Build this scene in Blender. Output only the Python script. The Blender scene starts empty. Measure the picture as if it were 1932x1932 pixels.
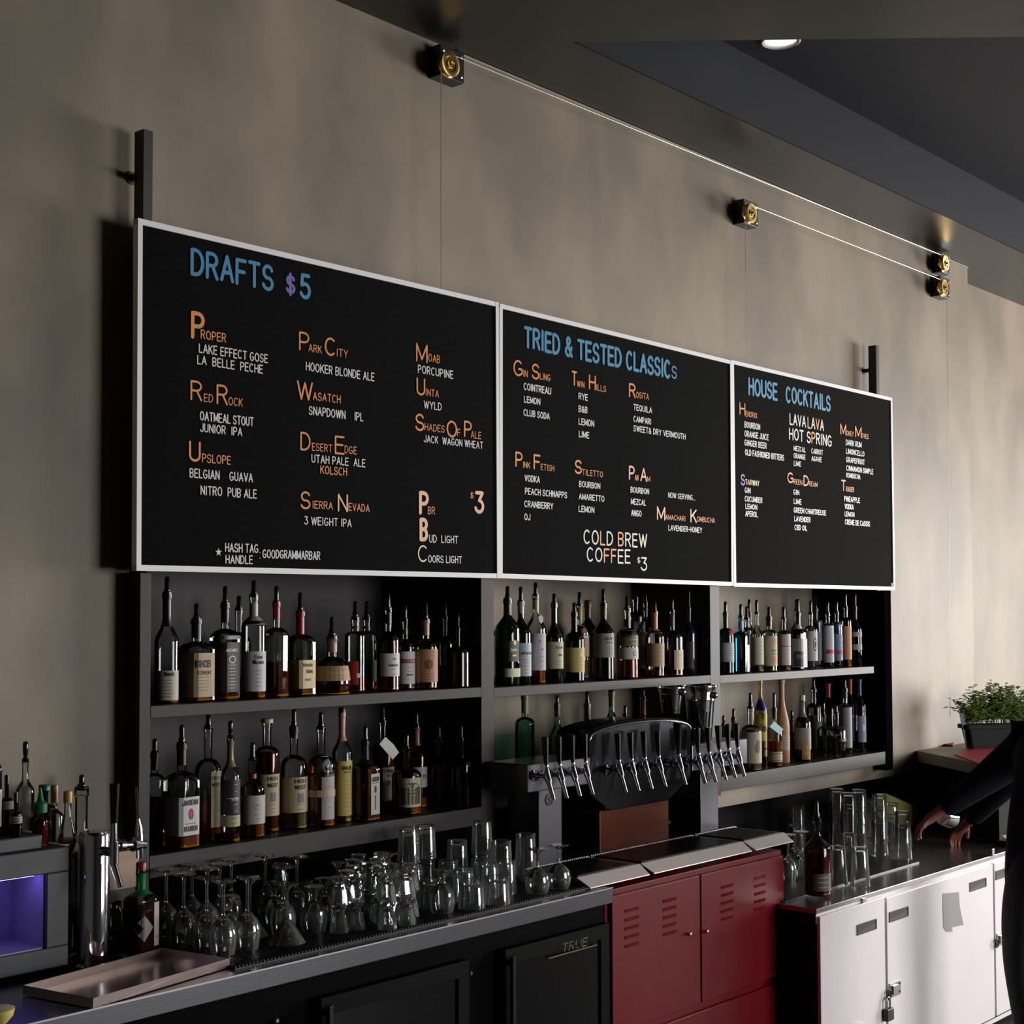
import bpy, bmesh, math, random
from mathutils import Vector, Matrix
R_ = math.radians
random.seed(7)
SC = bpy.context.scene
COL = SC.collection

# ------------------------------------------------------------------ camera
CAM = Vector((-2.54254, -3.64439, 1.85304))
RT = Vector((0.65426760, -0.75625717, -0.00300013))
UP = Vector((-0.03008478, -0.02999101, 0.99909732))
FW = Vector((0.75566448, 0.65358675, 0.04237398))
FPX, CX, CY = 2784.01, 962.605, 1044.312
cd = bpy.data.cameras.new('camera'); cam = bpy.data.objects.new('camera', cd); COL.objects.link(cam)
cam.matrix_world = Matrix(((RT.x, UP.x, -FW.x, CAM.x), (RT.y, UP.y, -FW.y, CAM.y), (RT.z, UP.z, -FW.z, CAM.z), (0, 0, 0, 1)))
cd.sensor_width = 36; cd.lens = FPX / 1932 * 36
cd.shift_x = (966 - CX) / 1932; cd.shift_y = (CY - 966) / 1932
cd.clip_start = 0.05
SC.camera = cam

# ------------------------------------------------------------------ light
w = bpy.data.worlds.new('world'); SC.world = w; w.use_nodes = True
w.node_tree.nodes['Background'].inputs[0].default_value = (0.55, 0.66, 0.85, 1)
w.node_tree.nodes['Background'].inputs[1].default_value = 0.6
def area(name, loc, aim, sx, sy, power, color):
    l = bpy.data.lights.new(name, 'AREA'); l.shape = 'RECTANGLE'; l.size = sx; l.size_y = sy
    l.energy = power; l.color = color
    o = bpy.data.objects.new(name, l); COL.objects.link(o); o.location = loc
    o.rotation_euler = (Vector(aim) - Vector(loc)).to_track_quat('-Z', 'Y').to_euler()
    return o
# daylight through the street window on the right-hand side of the room
area('daylight_street_window', (11.9, -4.2, 1.95), (0, -4.2, 1.75), 4.0, 2.5, 640, (1.0, 0.95, 0.9))
area('added_front_fill', (4.9, -7.9, 1.85), (4.9, 0, 1.85), 3.4, 2.3, 250, (1.0, 0.96, 0.93))  # added fill from an unseen front window, to brighten the boards
SC.view_settings.view_transform = 'Standard'; SC.view_settings.look = 'None'
SC.view_settings.gamma = 1; SC.view_settings.use_curve_mapping = False
SC.view_settings.exposure = 0.36
SC.cycles.max_bounces = 16; SC.cycles.transmission_bounces = 14; SC.cycles.transparent_max_bounces = 48
SC.cycles.glossy_bounces = 6; SC.cycles.diffuse_bounces = 4
SC.cycles.caustics_reflective = False; SC.cycles.caustics_refractive = False
SC.cycles.sample_clamp_indirect = 4.0
SC.cycles.use_denoising = True

def at(px, py, ax, val):
    """the point of the plane axis=val that lies behind picture point px, py"""
    d = RT * ((px - CX) / FPX) + UP * ((CY - py) / FPX) + FW
    t = (val - CAM[ax]) / d[ax]
    return CAM + d * t
def depth(p): return (Vector(p) - CAM).dot(FW)

# ------------------------------------------------------------------ materials
MATS = {}
def lin(c):
    return tuple(((x / 255) / 12.92 if x / 255 <= 0.04045 else ((x / 255 + 0.055) / 1.055) ** 2.4) for x in c)
def mat(name, rgb=(128, 128, 128), rough=0.5, metal=0.0, bump=0.0, bscale=40, var=0.0, vscale=6, stretch=(1, 1, 1), spec=0.5, coat=0.0, emit=None, estr=0, linear=False):
    if name in MATS: return MATS[name]
    m = bpy.data.materials.new(name); m.use_nodes = True; nt = m.node_tree; b = nt.nodes['Principled BSDF']
    c = rgb if linear else lin(rgb)
    b.inputs['Base Color'].default_value = (*c, 1); b.inputs['Roughness'].default_value = rough
    b.inputs['Metallic'].default_value = metal; b.inputs['Specular IOR Level'].default_value = spec
    b.inputs['Coat Weight'].default_value = coat
    if emit: b.inputs['Emission Color'].default_value = (*lin(emit), 1); b.inputs['Emission Strength'].default_value = estr
    if var or bump:
        tc = nt.nodes.new('ShaderNodeTexCoord'); mp = nt.nodes.new('ShaderNodeMapping'); mp.inputs['Scale'].default_value = stretch
        nt.links.new(tc.outputs['Object'], mp.inputs[0])
    if var:
        n = nt.nodes.new('ShaderNodeTexNoise'); n.inputs['Scale'].default_value = vscale; n.inputs['Detail'].default_value = 5
        nt.links.new(mp.outputs[0], n.inputs['Vector'])
        r = nt.nodes.new('ShaderNodeValToRGB'); r.color_ramp.elements[0].position = 0.3; r.color_ramp.elements[1].position = 0.72
        r.color_ramp.elements[0].color = (*[x * (1 - var) for x in c], 1); r.color_ramp.elements[1].color = (*[min(1, x * (1 + var)) for x in c], 1)
        nt.links.new(n.outputs['Fac'], r.inputs[0]); nt.links.new(r.outputs[0], b.inputs['Base Color'])
    if bump:
        n2 = nt.nodes.new('ShaderNodeTexNoise'); n2.inputs['Scale'].default_value = bscale; n2.inputs['Detail'].default_value = 4
        nt.links.new(mp.outputs[0], n2.inputs['Vector'])
        bp = nt.nodes.new('ShaderNodeBump'); bp.inputs['Strength'].default_value = bump; bp.inputs['Distance'].default_value = 0.01
        nt.links.new(n2.outputs['Fac'], bp.inputs['Height']); nt.links.new(bp.outputs[0], b.inputs['Normal'])
    MATS[name] = m; return m
def thin_glass(name, tint=(255, 255, 255), refl=1.0, rough=0.02, ior=1.5, painted_haze=0.0):
    """glass wall: clear straight through, mirror-like towards grazing angles, with a little white painted in to brighten it"""
    if name in MATS: return MATS[name]
    m = bpy.data.materials.new(name); m.use_nodes = True; nt = m.node_tree
    nt.nodes.remove(nt.nodes['Principled BSDF']); out = nt.nodes['Material Output']
    t = nt.nodes.new('ShaderNodeBsdfTransparent'); t.inputs[0].default_value = (*lin(tint), 1)
    g = nt.nodes.new('ShaderNodeBsdfGlossy'); g.inputs[0].default_value = (refl, refl, refl, 1); g.inputs['Roughness'].default_value = rough
    f = nt.nodes.new('ShaderNodeFresnel'); f.inputs[0].default_value = ior
    mx = nt.nodes.new('ShaderNodeMixShader')
    nt.links.new(f.outputs[0], mx.inputs[0]); nt.links.new(t.outputs[0], mx.inputs[1]); nt.links.new(g.outputs[0], mx.inputs[2])
    last = mx
    if painted_haze:  # diffuse white mixed in as painted brightness on the glass
        d = nt.nodes.new('ShaderNodeBsdfDiffuse'); d.inputs[0].default_value = (.85, .87, .88, 1)
        last = nt.nodes.new('ShaderNodeMixShader'); last.inputs[0].default_value = painted_haze
        nt.links.new(mx.outputs[0], last.inputs[1]); nt.links.new(d.outputs[0], last.inputs[2])
    nt.links.new(last.outputs[0], out.inputs[0])
    MATS[name] = m; return m
def solid_glass(name, tint, ior=1.4, rough=0.0, glow_col=None):
    if name in MATS: return MATS[name]
    m = bpy.data.materials.new(name); m.use_nodes = True; nt = m.node_tree
    nt.nodes.remove(nt.nodes['Principled BSDF']); out = nt.nodes['Material Output']
    g = nt.nodes.new('ShaderNodeBsdfGlass'); g.inputs['Color'].default_value = (*lin(tint), 1)
    g.inputs['Roughness'].default_value = rough; g.inputs['IOR'].default_value = ior
    if glow_col:   # diffuse colour that paints in a glow, as if light came through
        tr = nt.nodes.new('ShaderNodeBsdfDiffuse'); tr.inputs[0].default_value = (*lin(glow_col), 1)
        mx = nt.nodes.new('ShaderNodeMixShader'); mx.inputs[0].default_value = .3
        nt.links.new(g.outputs[0], mx.inputs[1]); nt.links.new(tr.outputs[0], mx.inputs[2]); nt.links.new(mx.outputs[0], out.inputs[0])
    else: nt.links.new(g.outputs[0], out.inputs[0])
    MATS[name] = m; return m

def plaster(name, rgb):
    m = bpy.data.materials.new(name); m.use_nodes = True; nt = m.node_tree; b = nt.nodes['Principled BSDF']
    b.inputs['Roughness'].default_value = 0.55; b.inputs['Specular IOR Level'].default_value = 0.45
    c = lin(rgb)
    tc = nt.nodes.new('ShaderNodeTexCoord'); mp = nt.nodes.new('ShaderNodeMapping'); mp.inputs['Scale'].default_value = (1.5, 1.5, 0.85)
    nt.links.new(tc.outputs['Object'], mp.inputs[0])
    n = nt.nodes.new('ShaderNodeTexNoise'); n.inputs['Scale'].default_value = 1.35; n.inputs['Detail'].default_value = 5; n.inputs['Roughness'].default_value = 0.5; n.inputs['Distortion'].default_value = 0.15
    nt.links.new(mp.outputs[0], n.inputs['Vector'])
    r = nt.nodes.new('ShaderNodeValToRGB'); e = r.color_ramp.elements
    e[0].position = 0.36; e[0].color = (c[0] * .66, c[1] * .67, c[2] * .69, 1)
    e[1].position = 0.64; e[1].color = (c[0] * 1.12, c[1] * 1.11, c[2] * 1.10, 1)
    k = e.new(0.5); k.color = (c[0] * .88, c[1] * .875, c[2] * .86, 1)
    nt.links.new(n.outputs['Fac'], r.inputs[0]); nt.links.new(r.outputs[0], b.inputs['Base Color'])
    n2 = nt.nodes.new('ShaderNodeTexNoise'); n2.inputs['Scale'].default_value = 9; n2.inputs['Detail'].default_value = 8
    nt.links.new(tc.outputs['Object'], n2.inputs['Vector'])
    bp = nt.nodes.new('ShaderNodeBump'); bp.inputs['Strength'].default_value = 0.02; bp.inputs['Distance'].default_value = 0.01
    nt.links.new(n2.outputs['Fac'], bp.inputs['Height']); nt.links.new(bp.outputs[0], b.inputs['Normal'])
    MATS[name] = m; return m

# ------------------------------------------------------------------ mesh helpers
class M:
    def __init__(s): s.v = []; s.f = []
    def add(s, v, f):
        o = len(s.v); s.v += [tuple(p) for p in v]; s.f += [tuple(i + o for i in q) for q in f]; return s
    def box(s, a, b, mtx=None):
        x0, y0, z0 = a; x1, y1, z1 = b
        v = [Vector(p) for p in ((x0, y0, z0), (x1, y0, z0), (x1, y1, z0), (x0, y1, z0), (x0, y0, z1), (x1, y0, z1), (x1, y1, z1), (x0, y1, z1))]
        if mtx: v = [mtx @ p for p in v]
        return s.add(v, [(0, 3, 2, 1), (4, 5, 6, 7), (0, 1, 5, 4), (1, 2, 6, 5), (2, 3, 7, 6), (3, 0, 4, 7)])
    def lathe(s, prof, n=20, c=(0, 0, 0), ax='z', cap=True):
        vs = []; fs = []
        for (r, z) in prof:
            for i in range(n):
                a = 2 * math.pi * i / n
                p = (r * math.cos(a), r * math.sin(a), z)
                if ax == 'y': p = (r * math.cos(a), z, r * math.sin(a))
                if ax == 'x': p = (z, r * math.cos(a), r * math.sin(a))
                vs.append((p[0] + c[0], p[1] + c[1], p[2] + c[2]))
        for j in range(len(prof) - 1):
            for i in range(n):
                k = (i + 1) % n
                fs.append((j * n + i, j * n + k, (j + 1) * n + k, (j + 1) * n + i))
        if cap:
            fs.append(tuple(range(n))[::-1]); fs.append(tuple((len(prof) - 1) * n + i for i in range(n)))
        return s.add(vs, fs)
    def tube(s, pts, r, n=10):
        pts = [Vector(p) for p in pts]; rs = r if isinstance(r, (list, tuple)) else [r] * len(pts)
        vs = []; fs = []; prev = None
        for i, p in enumerate(pts):
            d = (pts[min(i + 1, len(pts) - 1)] - pts[max(i - 1, 0)]).normalized()
            if prev is None:
                a = Vector((0, 0, 1)) if abs(d.z) < 0.9 else Vector((1, 0, 0)); u = d.cross(a).normalized()
            else: u = (prev - d * prev.dot(d)).normalized()
            prev = u; v_ = d.cross(u)
            for k in range(n):
                t = 2 * math.pi * k / n; vs.append(p + (u * math.cos(t) + v_ * math.sin(t)) * rs[i])
        for j in range(len(pts) - 1):
            for k in range(n):
                l = (k + 1) % n; fs.append((j * n + k, j * n + l, (j + 1) * n + l, (j + 1) * n + k))
        fs.append(tuple(range(n))[::-1]); fs.append(tuple((len(pts) - 1) * n + i for i in range(n)))
        return s.add(vs, fs)
    def prism(s, poly, z0, z1, mtx=None):
        n = len(poly); v = [Vector((p[0], p[1], z0)) for p in poly] + [Vector((p[0], p[1], z1)) for p in poly]
        if mtx: v = [mtx @ p for p in v]
        return s.add(v, [tuple(range(n))[::-1], tuple(range(n, 2 * n))] + [(i, (i + 1) % n, n + (i + 1) % n, n + i) for i in range(n)])
    def mesh(s, name, m, smooth=None):
        me = bpy.data.meshes.new(name); me.from_pydata([tuple(p) for p in s.v], [], s.f)
        me.validate()
        if m: me.materials.append(m)
        bm = bmesh.new(); bm.from_mesh(me); bmesh.ops.recalc_face_normals(bm, faces=bm.faces); bm.to_mesh(me); bm.free()
        if smooth is not None:
            me.polygons.foreach_set('use_smooth', [True] * len(me.polygons)); me.set_sharp_from_angle(angle=R_(smooth))
        return me
    def obj(s, name, m, parent=None, loc=None, smooth=None, bevel=0):
        o = bpy.data.objects.new(name, s.mesh(name, m, smooth)); COL.objects.link(o)
        if parent: o.parent = parent
        if loc is not None: o.location = loc
        if bevel:
            b = o.modifiers.new('bevel', 'BEVEL'); b.width = bevel; b.segments = 2; b.limit_method = 'ANGLE'; b.harden_normals = False
        return o
def place(me, name, parent=None, loc=(0, 0, 0), rz=0):
    o = bpy.data.objects.new(name, me); COL.objects.link(o)
    if parent: o.parent = parent
    o.location = loc; o.rotation_euler = (0, 0, rz); return o
def tag(o, label=None, cat=None, group=None, kind=None):
    if label: o['label'] = label
    if cat: o['category'] = cat
    if group: o['group'] = group
    if kind: o['kind'] = kind
    return o
def thing(name, label, cat, loc=(0, 0, 0), rz=0, group=None):
    o = bpy.data.objects.new(name, None); COL.objects.link(o); o.empty_display_size = 0.05
    o.location = loc; o.rotation_euler = (0, 0, rz); return tag(o, label, cat, group)
def struct(o): o['kind'] = 'structure'; return o
def local(o, p):
    """world point in the frame of thing o (location and z rotation)"""
    return Matrix.Rotation(-o.rotation_euler.z, 3, 'Z') @ (Vector(p) - Vector(o.location))
def copy_tree(o, parent=None):
    kids = [c for c in COL.objects if c.parent is o] if not hasattr(o, '_k') else o._k
    c = o.copy(); COL.objects.link(c); c.parent = parent
    for ch in kids: copy_tree(ch, c)
    return c

# ------------------------------------------------------------------ single-stroke letters
def E(cx, cy, rx, ry, a0, a1, n=8):
    return [(cx + rx * math.cos(R_(a0 + (a1 - a0) * i / n)), cy + ry * math.sin(R_(a0 + (a1 - a0) * i / n))) for i in range(n + 1)]
G = {
 'A': (.62, [[(0, 0), (.31, 1), (.62, 0)], [(.11, .33), (.51, .33)]]),
 'B': (.55, [[(0, 0), (0, 1), (.28, 1)] + E(.28, .76, .24, .24, 90, -90) + [(0, .52)], [(.28, .52)] + E(.28, .26, .27, .26, 90, -90) + [(0, 0)]]),
 'C': (.6, [E(.31, .5, .31, .5, 48, 312, 14)]),
 'D': (.58, [[(0, 0), (0, 1), (.2, 1)] + E(.2, .5, .38, .5, 90, -90, 12) + [(0, 0)]]),
 'E': (.5, [[(.5, 1), (0, 1), (0, 0), (.5, 0)], [(0, .52), (.44, .52)]]),
 'F': (.48, [[(.48, 1), (0, 1), (0, 0)], [(0, .52), (.42, .52)]]),
 'G': (.62, [E(.31, .5, .31, .5, 48, 300, 13) + [(.6, .16), (.6, .45), (.36, .45)]]),
 'H': (.56, [[(0, 0), (0, 1)], [(.56, 0), (.56, 1)], [(0, .52), (.56, .52)]]),
 'I': (.1, [[(.05, 0), (.05, 1)]]),
 'J': (.42, [[(.42, 1), (.42, .25)] + E(.21, .22, .21, .22, 0, -180)]),
 'K': (.56, [[(0, 0), (0, 1)], [(.54, 1), (.02, .4)], [(.2, .6), (.56, 0)]]),
 'L': (.46, [[(0, 1), (0, 0), (.46, 0)]]),
 'M': (.7, [[(0, 0), (0, 1), (.35, .12), (.7, 1), (.7, 0)]]),
 'N': (.57, [[(0, 0), (0, 1), (.57, 0), (.57, 1)]]),
 'O': (.64, [E(.32, .5, .32, .5, 90, 450, 18)]),
 'P': (.52, [[(0, 0), (0, 1), (.26, 1)] + E(.26, .73, .26, .27, 90, -90) + [(0, .46)]]),
 'Q': (.64, [E(.32, .5, .32, .5, 90, 450, 18), [(.4, .2), (.62, 0)]]),
 'R': (.55, [[(0, 0), (0, 1), (.28, 1)] + E(.28, .75, .25, .25, 90, -90) + [(0, .5)], [(.3, .5), (.55, 0)]]),
 'S': (.54, [E(.27, .74, .25, .26, 20, 270, 11) + E(.27, .25, .27, .25, 85, -165, 11)]),
 'T': (.56, [[(0, 1), (.56, 1)], [(.28, 1), (.28, 0)]]),
 'U': (.56, [[(0, 1), (0, .28)] + E(.28, .28, .28, .28, 180, 360) + [(.56, 1)]]),
 'V': (.6, [[(0, 1), (.3, 0), (.6, 1)]]),
 'W': (.84, [[(0, 1), (.21, 0), (.42, .95), (.63, 0), (.84, 1)]]),
 'X': (.58, [[(0, 0), (.58, 1)], [(0, 1), (.58, 0)]]),
 'Y': (.58, [[(0, 1), (.29, .45), (.58, 1)], [(.29, .45), (.29, 0)]]),
 'Z': (.54, [[(0, 1), (.54, 1), (0, 0), (.54, 0)]]),
 '0': (.5, [E(.25, .5, .25, .5, 90, 450, 16)]),
 '1': (.2, [[(0, .8), (.18, 1), (.18, 0)]]),
 '3': (.5, [[(.02, 1), (.47, 1), (.22, .6)] + E(.23, .3, .27, .3, 80, -160, 12)]),
 '5': (.5, [[(.46, 1), (.08, 1), (.04, .55)] + E(.24, .31, .26, .31, 125, -155, 12)]),
 '6': (.5, [[(.4, 1), (.05, .45)] + E(.25, .28, .24, .28, 150, -210, 14)]),
 '$': (.46, [E(.23, .68, .21, .2, 20, 270, 10) + E(.23, .3, .23, .19, 85, -165, 10), [(.23, 1), (.23, .0)]]),
 '&': (.62, [[(.6, 0), (.14, .68)] + E(.27, .82, .15, .18, 200, -20) + [(.1, .42)] + E(.25, .24, .24, .24, 140, 330) + [(.58, .48)]]),
 '-': (.3, [[(0, .45), (.3, .45)]]), '.': (.03, [[(.015, 0), (.015, .03)]]), ',': (.05, [[(.04, .08), (0, -.1)]]),
 ':': (.03, [[(.015, .05), (.015, .1)], [(.015, .6), (.015, .65)]]), "'": (.04, [[(.03, 1), (.01, .8)]]), ' ': (.26, []),
}
for ch, src in zip('abcdefghijklmnopqrstuvwxyz', 'ABCDEFGHIJKLMNOPQRSTUVWXYZ'):
    w_, st = G[src]; G[ch] = (w_ * .78, [[(x * .78, y * .72) for x, y in q] for q in st])
def layout(text, gap=.25):
    x = 0; out = []
    for c in text:
        w_, st = G[c]; out.append((c, x, w_)); x += w_ + gap * (.55 if c == ' ' else 1)
    return out, x - gap
def strokes(sts, sx, sy, w, n=8):
    """2-D ribbons with round ends and joints: polygons in a plane"""
    polys = []; hw = w / 2
    for st in sts:
        P = [(x * sx, y * sy) for x, y in st]
        for (a, b) in zip(P, P[1:]):
            dx, dy = b[0] - a[0], b[1] - a[1]; L = math.hypot(dx, dy) or 1e-9; nx, ny = -dy / L * hw, dx / L * hw
            polys.append([(a[0] - nx, a[1] - ny), (b[0] - nx, b[1] - ny), (b[0] + nx, b[1] + ny), (a[0] + nx, a[1] + ny)])
        for p in P if len(P) < 6 else [P[0], P[-1]]:
            polys.append([(p[0] + hw * math.cos(2 * math.pi * k / n), p[1] + hw * math.sin(2 * math.pi * k / n)) for k in range(n)])
        if len(P) >= 6:
            for p in P[1:-1]:
                polys.append([(p[0] + hw * math.cos(2 * math.pi * k / 6), p[1] + hw * math.sin(2 * math.pi * k / 6)) for k in range(6)])
    return polys

FZ = -.17   # floor level
# ================================================================== ROOM SHELL
WY, SETY, NX, SZ = 0.1116, 0.3069, 6.11, 3.994
conc = plaster('polished_plaster', (146, 134, 118))
dark = mat('black_painted_wall', (22, 23, 26), .6, bump=.1)
soff = mat('satin_charcoal_ceiling_paint', (28, 26, 25), .36, spec=.42, bump=.03, bscale=3)
navy = mat('dark_blue_grey_ceiling_paint', (13, 19, 31), .6, spec=.3)
floorm = mat('dark_wood_floor', (44, 36, 30), .6, var=.3, vscale=5, stretch=(.4, 6, 1))
XL, XR, YF, YB = -6.0, 12.0, -8.0, 0.62
NZ0, NZ1 = 1.055, 2.13         # shelving recess
NX0, NX1 = 0.078, 4.78
m_ = M().box((XL, WY, .967), (NX0, YB, SZ + .3)).box((NX0, WY, NZ1), (NX1, YB, SZ + .3)).box((NX0, WY, .967), (NX1, YB, NZ0)).box((NX1, WY, .967), (NX, YB, SZ + .3)).box((NX0, .47, NZ0), (NX1, YB, NZ1))
struct(m_.obj('wall_back', conc))
struct(M().box((NX, SETY, FZ), (XR, YB, SZ + .3)).obj('wall_back_right', conc))
struct(M().box((XL, .43, FZ), (NX, YB, .967)).obj('wall_backsplash', dark))
struct(M().box((XL, YF, FZ - .1), (XR, YB, FZ)).obj('floor', floorm))
struct(M().box((XL - .2, YF, FZ), (XL, YB, SZ + .3)).obj('wall_left', mat('grey_side_wall', (96, 92, 86), .7)))
sidew = mat('grey_side_wall')
# front wall with an added window for the fill light, right wall with the street window
fx0, fx1, fz0, fz1 = 3.15, 6.65, .65, 3.05
struct(M().box((XL, YF - .2, FZ), (fx0, YF, 4.4)).box((fx1, YF - .2, FZ), (XR, YF, 4.4)).box((fx0, YF - .2, FZ), (fx1, YF, fz0)).box((fx0, YF - .2, fz1), (fx1, YF, 4.4)).obj('wall_front', sidew))
wy0, wy1, wz0, wz1 = -6.25, -2.15, .65, 3.25
struct(M().box((XR, YF, FZ), (XR + .2, wy0, 4.4)).box((XR, wy1, FZ), (XR + .2, YB, 4.4)).box((XR, wy0, FZ), (XR + .2, wy1, wz0)).box((XR, wy0, wz1), (XR + .2, wy1, 4.4)).obj('wall_right', sidew))
wm = mat('black_window_frame', (20, 20, 22), .4)
for k, (a, b) in enumerate((((XR, wy0, wz0), (XR + .06, wy1, wz1)), ((fx0, YF - .06, fz0), (fx1, YF, fz1)))):
    f = M(); t = .05
    if k == 0:
        for y in (wy0, (wy0 + wy1) / 2, wy1 - t): f.box((XR, y, wz0), (XR + .06, y + t, wz1))
        for z in (wz0, wz1 - t): f.box((XR, wy0, z), (XR + .06, wy1, z + t))
    else:  # frame of the added front window
        for x in (fx0, fx0 + 1.7, fx1 - t): f.box((x, YF - .06, fz0), (x + t, YF, fz1))
        for z in (fz0, fz1 - t): f.box((fx0, YF - .06, z), (fx1, YF, z + t))
    struct(f.obj('window_%d' % (k + 1), wm))
# ceiling: low soffit along the wall with an angled edge, tray above it
c0 = at(1080, 80, 2, SZ); c1 = at(1932, 70, 2, SZ); c2 = at(1932, 478, 2, SZ)
d = (c1 - c0); e = c0 + d * ((YF - c0.y) / d.y)
ye = (c0.y + c2.y) / 2
struct(M().prism([(XL, YB), (XR, YB), (XR, ye), (c0.x, ye), (e.x, YF), (XL, YF)], SZ, SZ + .3).obj('ceiling_soffit', soff))
struct(M().box((XL, YF, SZ + .3), (XR, YB, SZ + .5)).obj('ceiling', navy))
struct(M().prism([(c0.x + .01, ye - .012), (XR, ye - .012), (XR, ye - .001), (c0.x + .01, ye - .001)], SZ - .001, SZ + .3).obj('ceiling_fascia', navy))
struct(M().box((1.5, WY - .006, SZ - .012), (NX, WY, SZ - .002)).obj('trim_1', mat('pale_ceiling_trim', (150, 142, 130), .5)))
# recessed downlight in the tray
p = at(1473, 77, 2, SZ + .296)
dl = thing('ceiling_downlight', 'round white recessed downlight in the dark blue ceiling tray', 'light', p)
r = 37.5 * depth(p) / FPX
M().lathe([(r, .006), (r, -.004), (r * .93, -.007), (r * .82, -.003), (r * .82, .004)], 40).obj('trim_ring', mat('white_downlight_rim', (222, 222, 220), .4), dl, smooth=30)
M().lathe([(r * .8, .002), (r * .5, -.004), (.001, -.005)], 40).obj('diffuser', mat('downlight_diffuser', (215, 215, 212), .3, emit=(235, 235, 235), estr=.8), dl, smooth=40)
# low black wall and angled ledge on the right
LZ = 1.085
P0 = at(1727, 1416, 2, LZ); P1 = at(1862, 1443, 2, LZ); P1 = P0 + (P1 - P0) * 1.18
P0 = P0 + (P0 - P1) * ((WY - P0.y) / (P0.y - P1.y))
ledge_poly = [(P0.x, WY - .002), (P1.x, P1.y), (P1.x + 2.6, P1.y), (P1.x + 2.6, SETY - .002), (NX + .004, SETY - .002), (NX + .004, WY - .002)]
lg = thing('bar_ledge', 'grey bar ledge with angled edge under the potted plant', 'ledge', (0, 0, 0))
M().prism(ledge_poly, LZ - .062, LZ).obj('ledge_top', mat('grey_stone_ledge', (150, 146, 132), .55, var=.1), lg, bevel=.003)
M().prism([(P0.x + .12, WY - .002), (P1.x + .2, P1.y + .1), (P1.x + 2.5, P1.y + .1), (P1.x + 2.5, SETY - .002), (NX + .004, SETY - .002), (NX + .004, WY - .002)], .673, LZ - .063).obj('half_wall', mat('black_half_wall', (10, 11, 14), .8, spec=.2), lg)

# ================================================================== SHELVING
wood = mat('dark_stained_shelf', (44, 41, 43), .45, spec=.26, var=.16, vscale=3, stretch=(1, 6, 14), bump=.05, bscale=20)
woodk = mat('black_stained_side', (9, 9, 10), .9, spec=0)
FY = .034; BYN = .465
XD = [(.039, .075), (1.544, 1.616), (3.088, 3.166), (4.80, 4.845)]
UZ = [1.590, 1.585, 1.581]     # top of the upper shelf, by bay
LZS = [1.148, 1.134, 1.122]    # top of the lower shelf, by bay
sh = thing('shelving_unit', 'dark wooden back bar shelving recessed in the wall under the menu boards', 'shelf')
def panel(name, a, b, m=wood): return M().box(a, b).obj(name, m, sh, bevel=.0015)
panel('side_panel', (.039, FY, 1.0), (.0778, WY - .0005, 1.985)); M().box((.0785, .06, 1.0), (.0795, .46, 2.1)).obj('side_lining', woodk, sh); panel('side_panel', (NX1 + .004, .03, 1.02), (4.86, WY - .0005, 1.985), woodk); M().box((NX1 - .0015, .07, 1.06), (NX1 - .0005, .46, 2.1)).obj('side_lining', woodk, sh)
panel('divider', (1.544, FY, 1.04), (1.616, .46, 2.1)); panel('divider', (3.088, FY, 1.04), (3.166, .46, 2.1))
for i in range(3):
    a, b = XD[i][1], XD[i + 1][0]
    if i == 0: a = .079
    if i == 2: b = 4.66
    panel('shelf', (a, FY, UZ[i] - .037), (b, .46, UZ[i]))
    if i == 2: b = NX1 - .002
    panel('shelf', (a, FY, LZS[i] - .066), (b, .46, LZS[i]))
    panel('back_panel', (a, .462, 1.06), (4.775 if i == 2 else b, .469, 2.12), mat('dark_back_panel', (48, 45, 47), .5, spec=.3, var=.25, vscale=2.5) if i == 0 else conc)
M().box((.04, .045, .965), (3.088, WY - .0006, 1.0795)).obj('kick_board', woodk, sh)
# ================================================================== POSTS, PULLEYS, CABLES
blk = mat('matt_black_steel', (20, 20, 20), .45)
def post(px0, py_top, label):
    p = at(px0, py_top, 1, .028)
    t = thing('hanging_post', label, 'post', (p.x, .051, 1.9))
    M().box((-.002, -.023, .09), (.032, .023, p.z - 1.9)).obj('square_tube', blk, t, bevel=.001)
    z = p.z - 1.9 - .13
    M().lathe([(.011, .023), (.011, .058), (.02, .058), (.02, .0605)], 16, (.015, 0, z), 'y').obj('wall_bracket', blk, t, smooth=40)
post(272, 243, 'square black steel post above the upper corner of the drafts board')
post(1653, 651, 'square black steel post above the house cocktails board')
brass = mat('polished_brass', (226, 190, 120), .18, 1.0)
boxm = mat('black_mount_box', (16, 16, 18), .35)
def pulley(pxl, pyt, pyb, cpx, cpy, rpx, label):
    a = at(pxl, pyt, 1, WY); b = at(pxl, pyb, 1, WY); c = at(cpx, cpy, 1, .012)
    s = (a.z - b.z); r = rpx * depth(c) / FPX
    t = thing('pulley', label, 'pulley', (c.x, WY, c.z))
    x0 = a.x - c.x
    z0, z1 = b.z - c.z, min(a.z, SZ - .002) - c.z
    M().box((x0, -.062, z0), (x0 + s * 1.12, 0, z1)).obj('mount_block', boxm, t, bevel=.002)
    M().lathe([(r * .35, -.063), (r * .35, -.083), (r, -.085), (r * 1.02, -.088), (r * .86, -.093), (r * .86, -.098), (r * 1.02, -.103), (r, -.107), (r * .9, -.1085), (r * .62, -.1075), (r * .55, -.104), (r * .36, -.104), (r * .33, -.112), (r * .16, -.112), (r * .14, -.12), (.0005, -.121)], 36, ax='y').obj('wheel', brass, t, smooth=35)
    for dx, dz in ((.14, .82), (.14, .18), (.98, .18), (.98, .82)):
        M().lathe([(.0065, -.062), (.0065, -.0645), (.004, -.066)], 12, (x0 + s * dx, 0, z0 + (z1 - z0) * dz), 'y').obj('screw', mat('steel_screw', (190, 190, 195), .3, 1), t, smooth=40)
    return c, r
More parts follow.
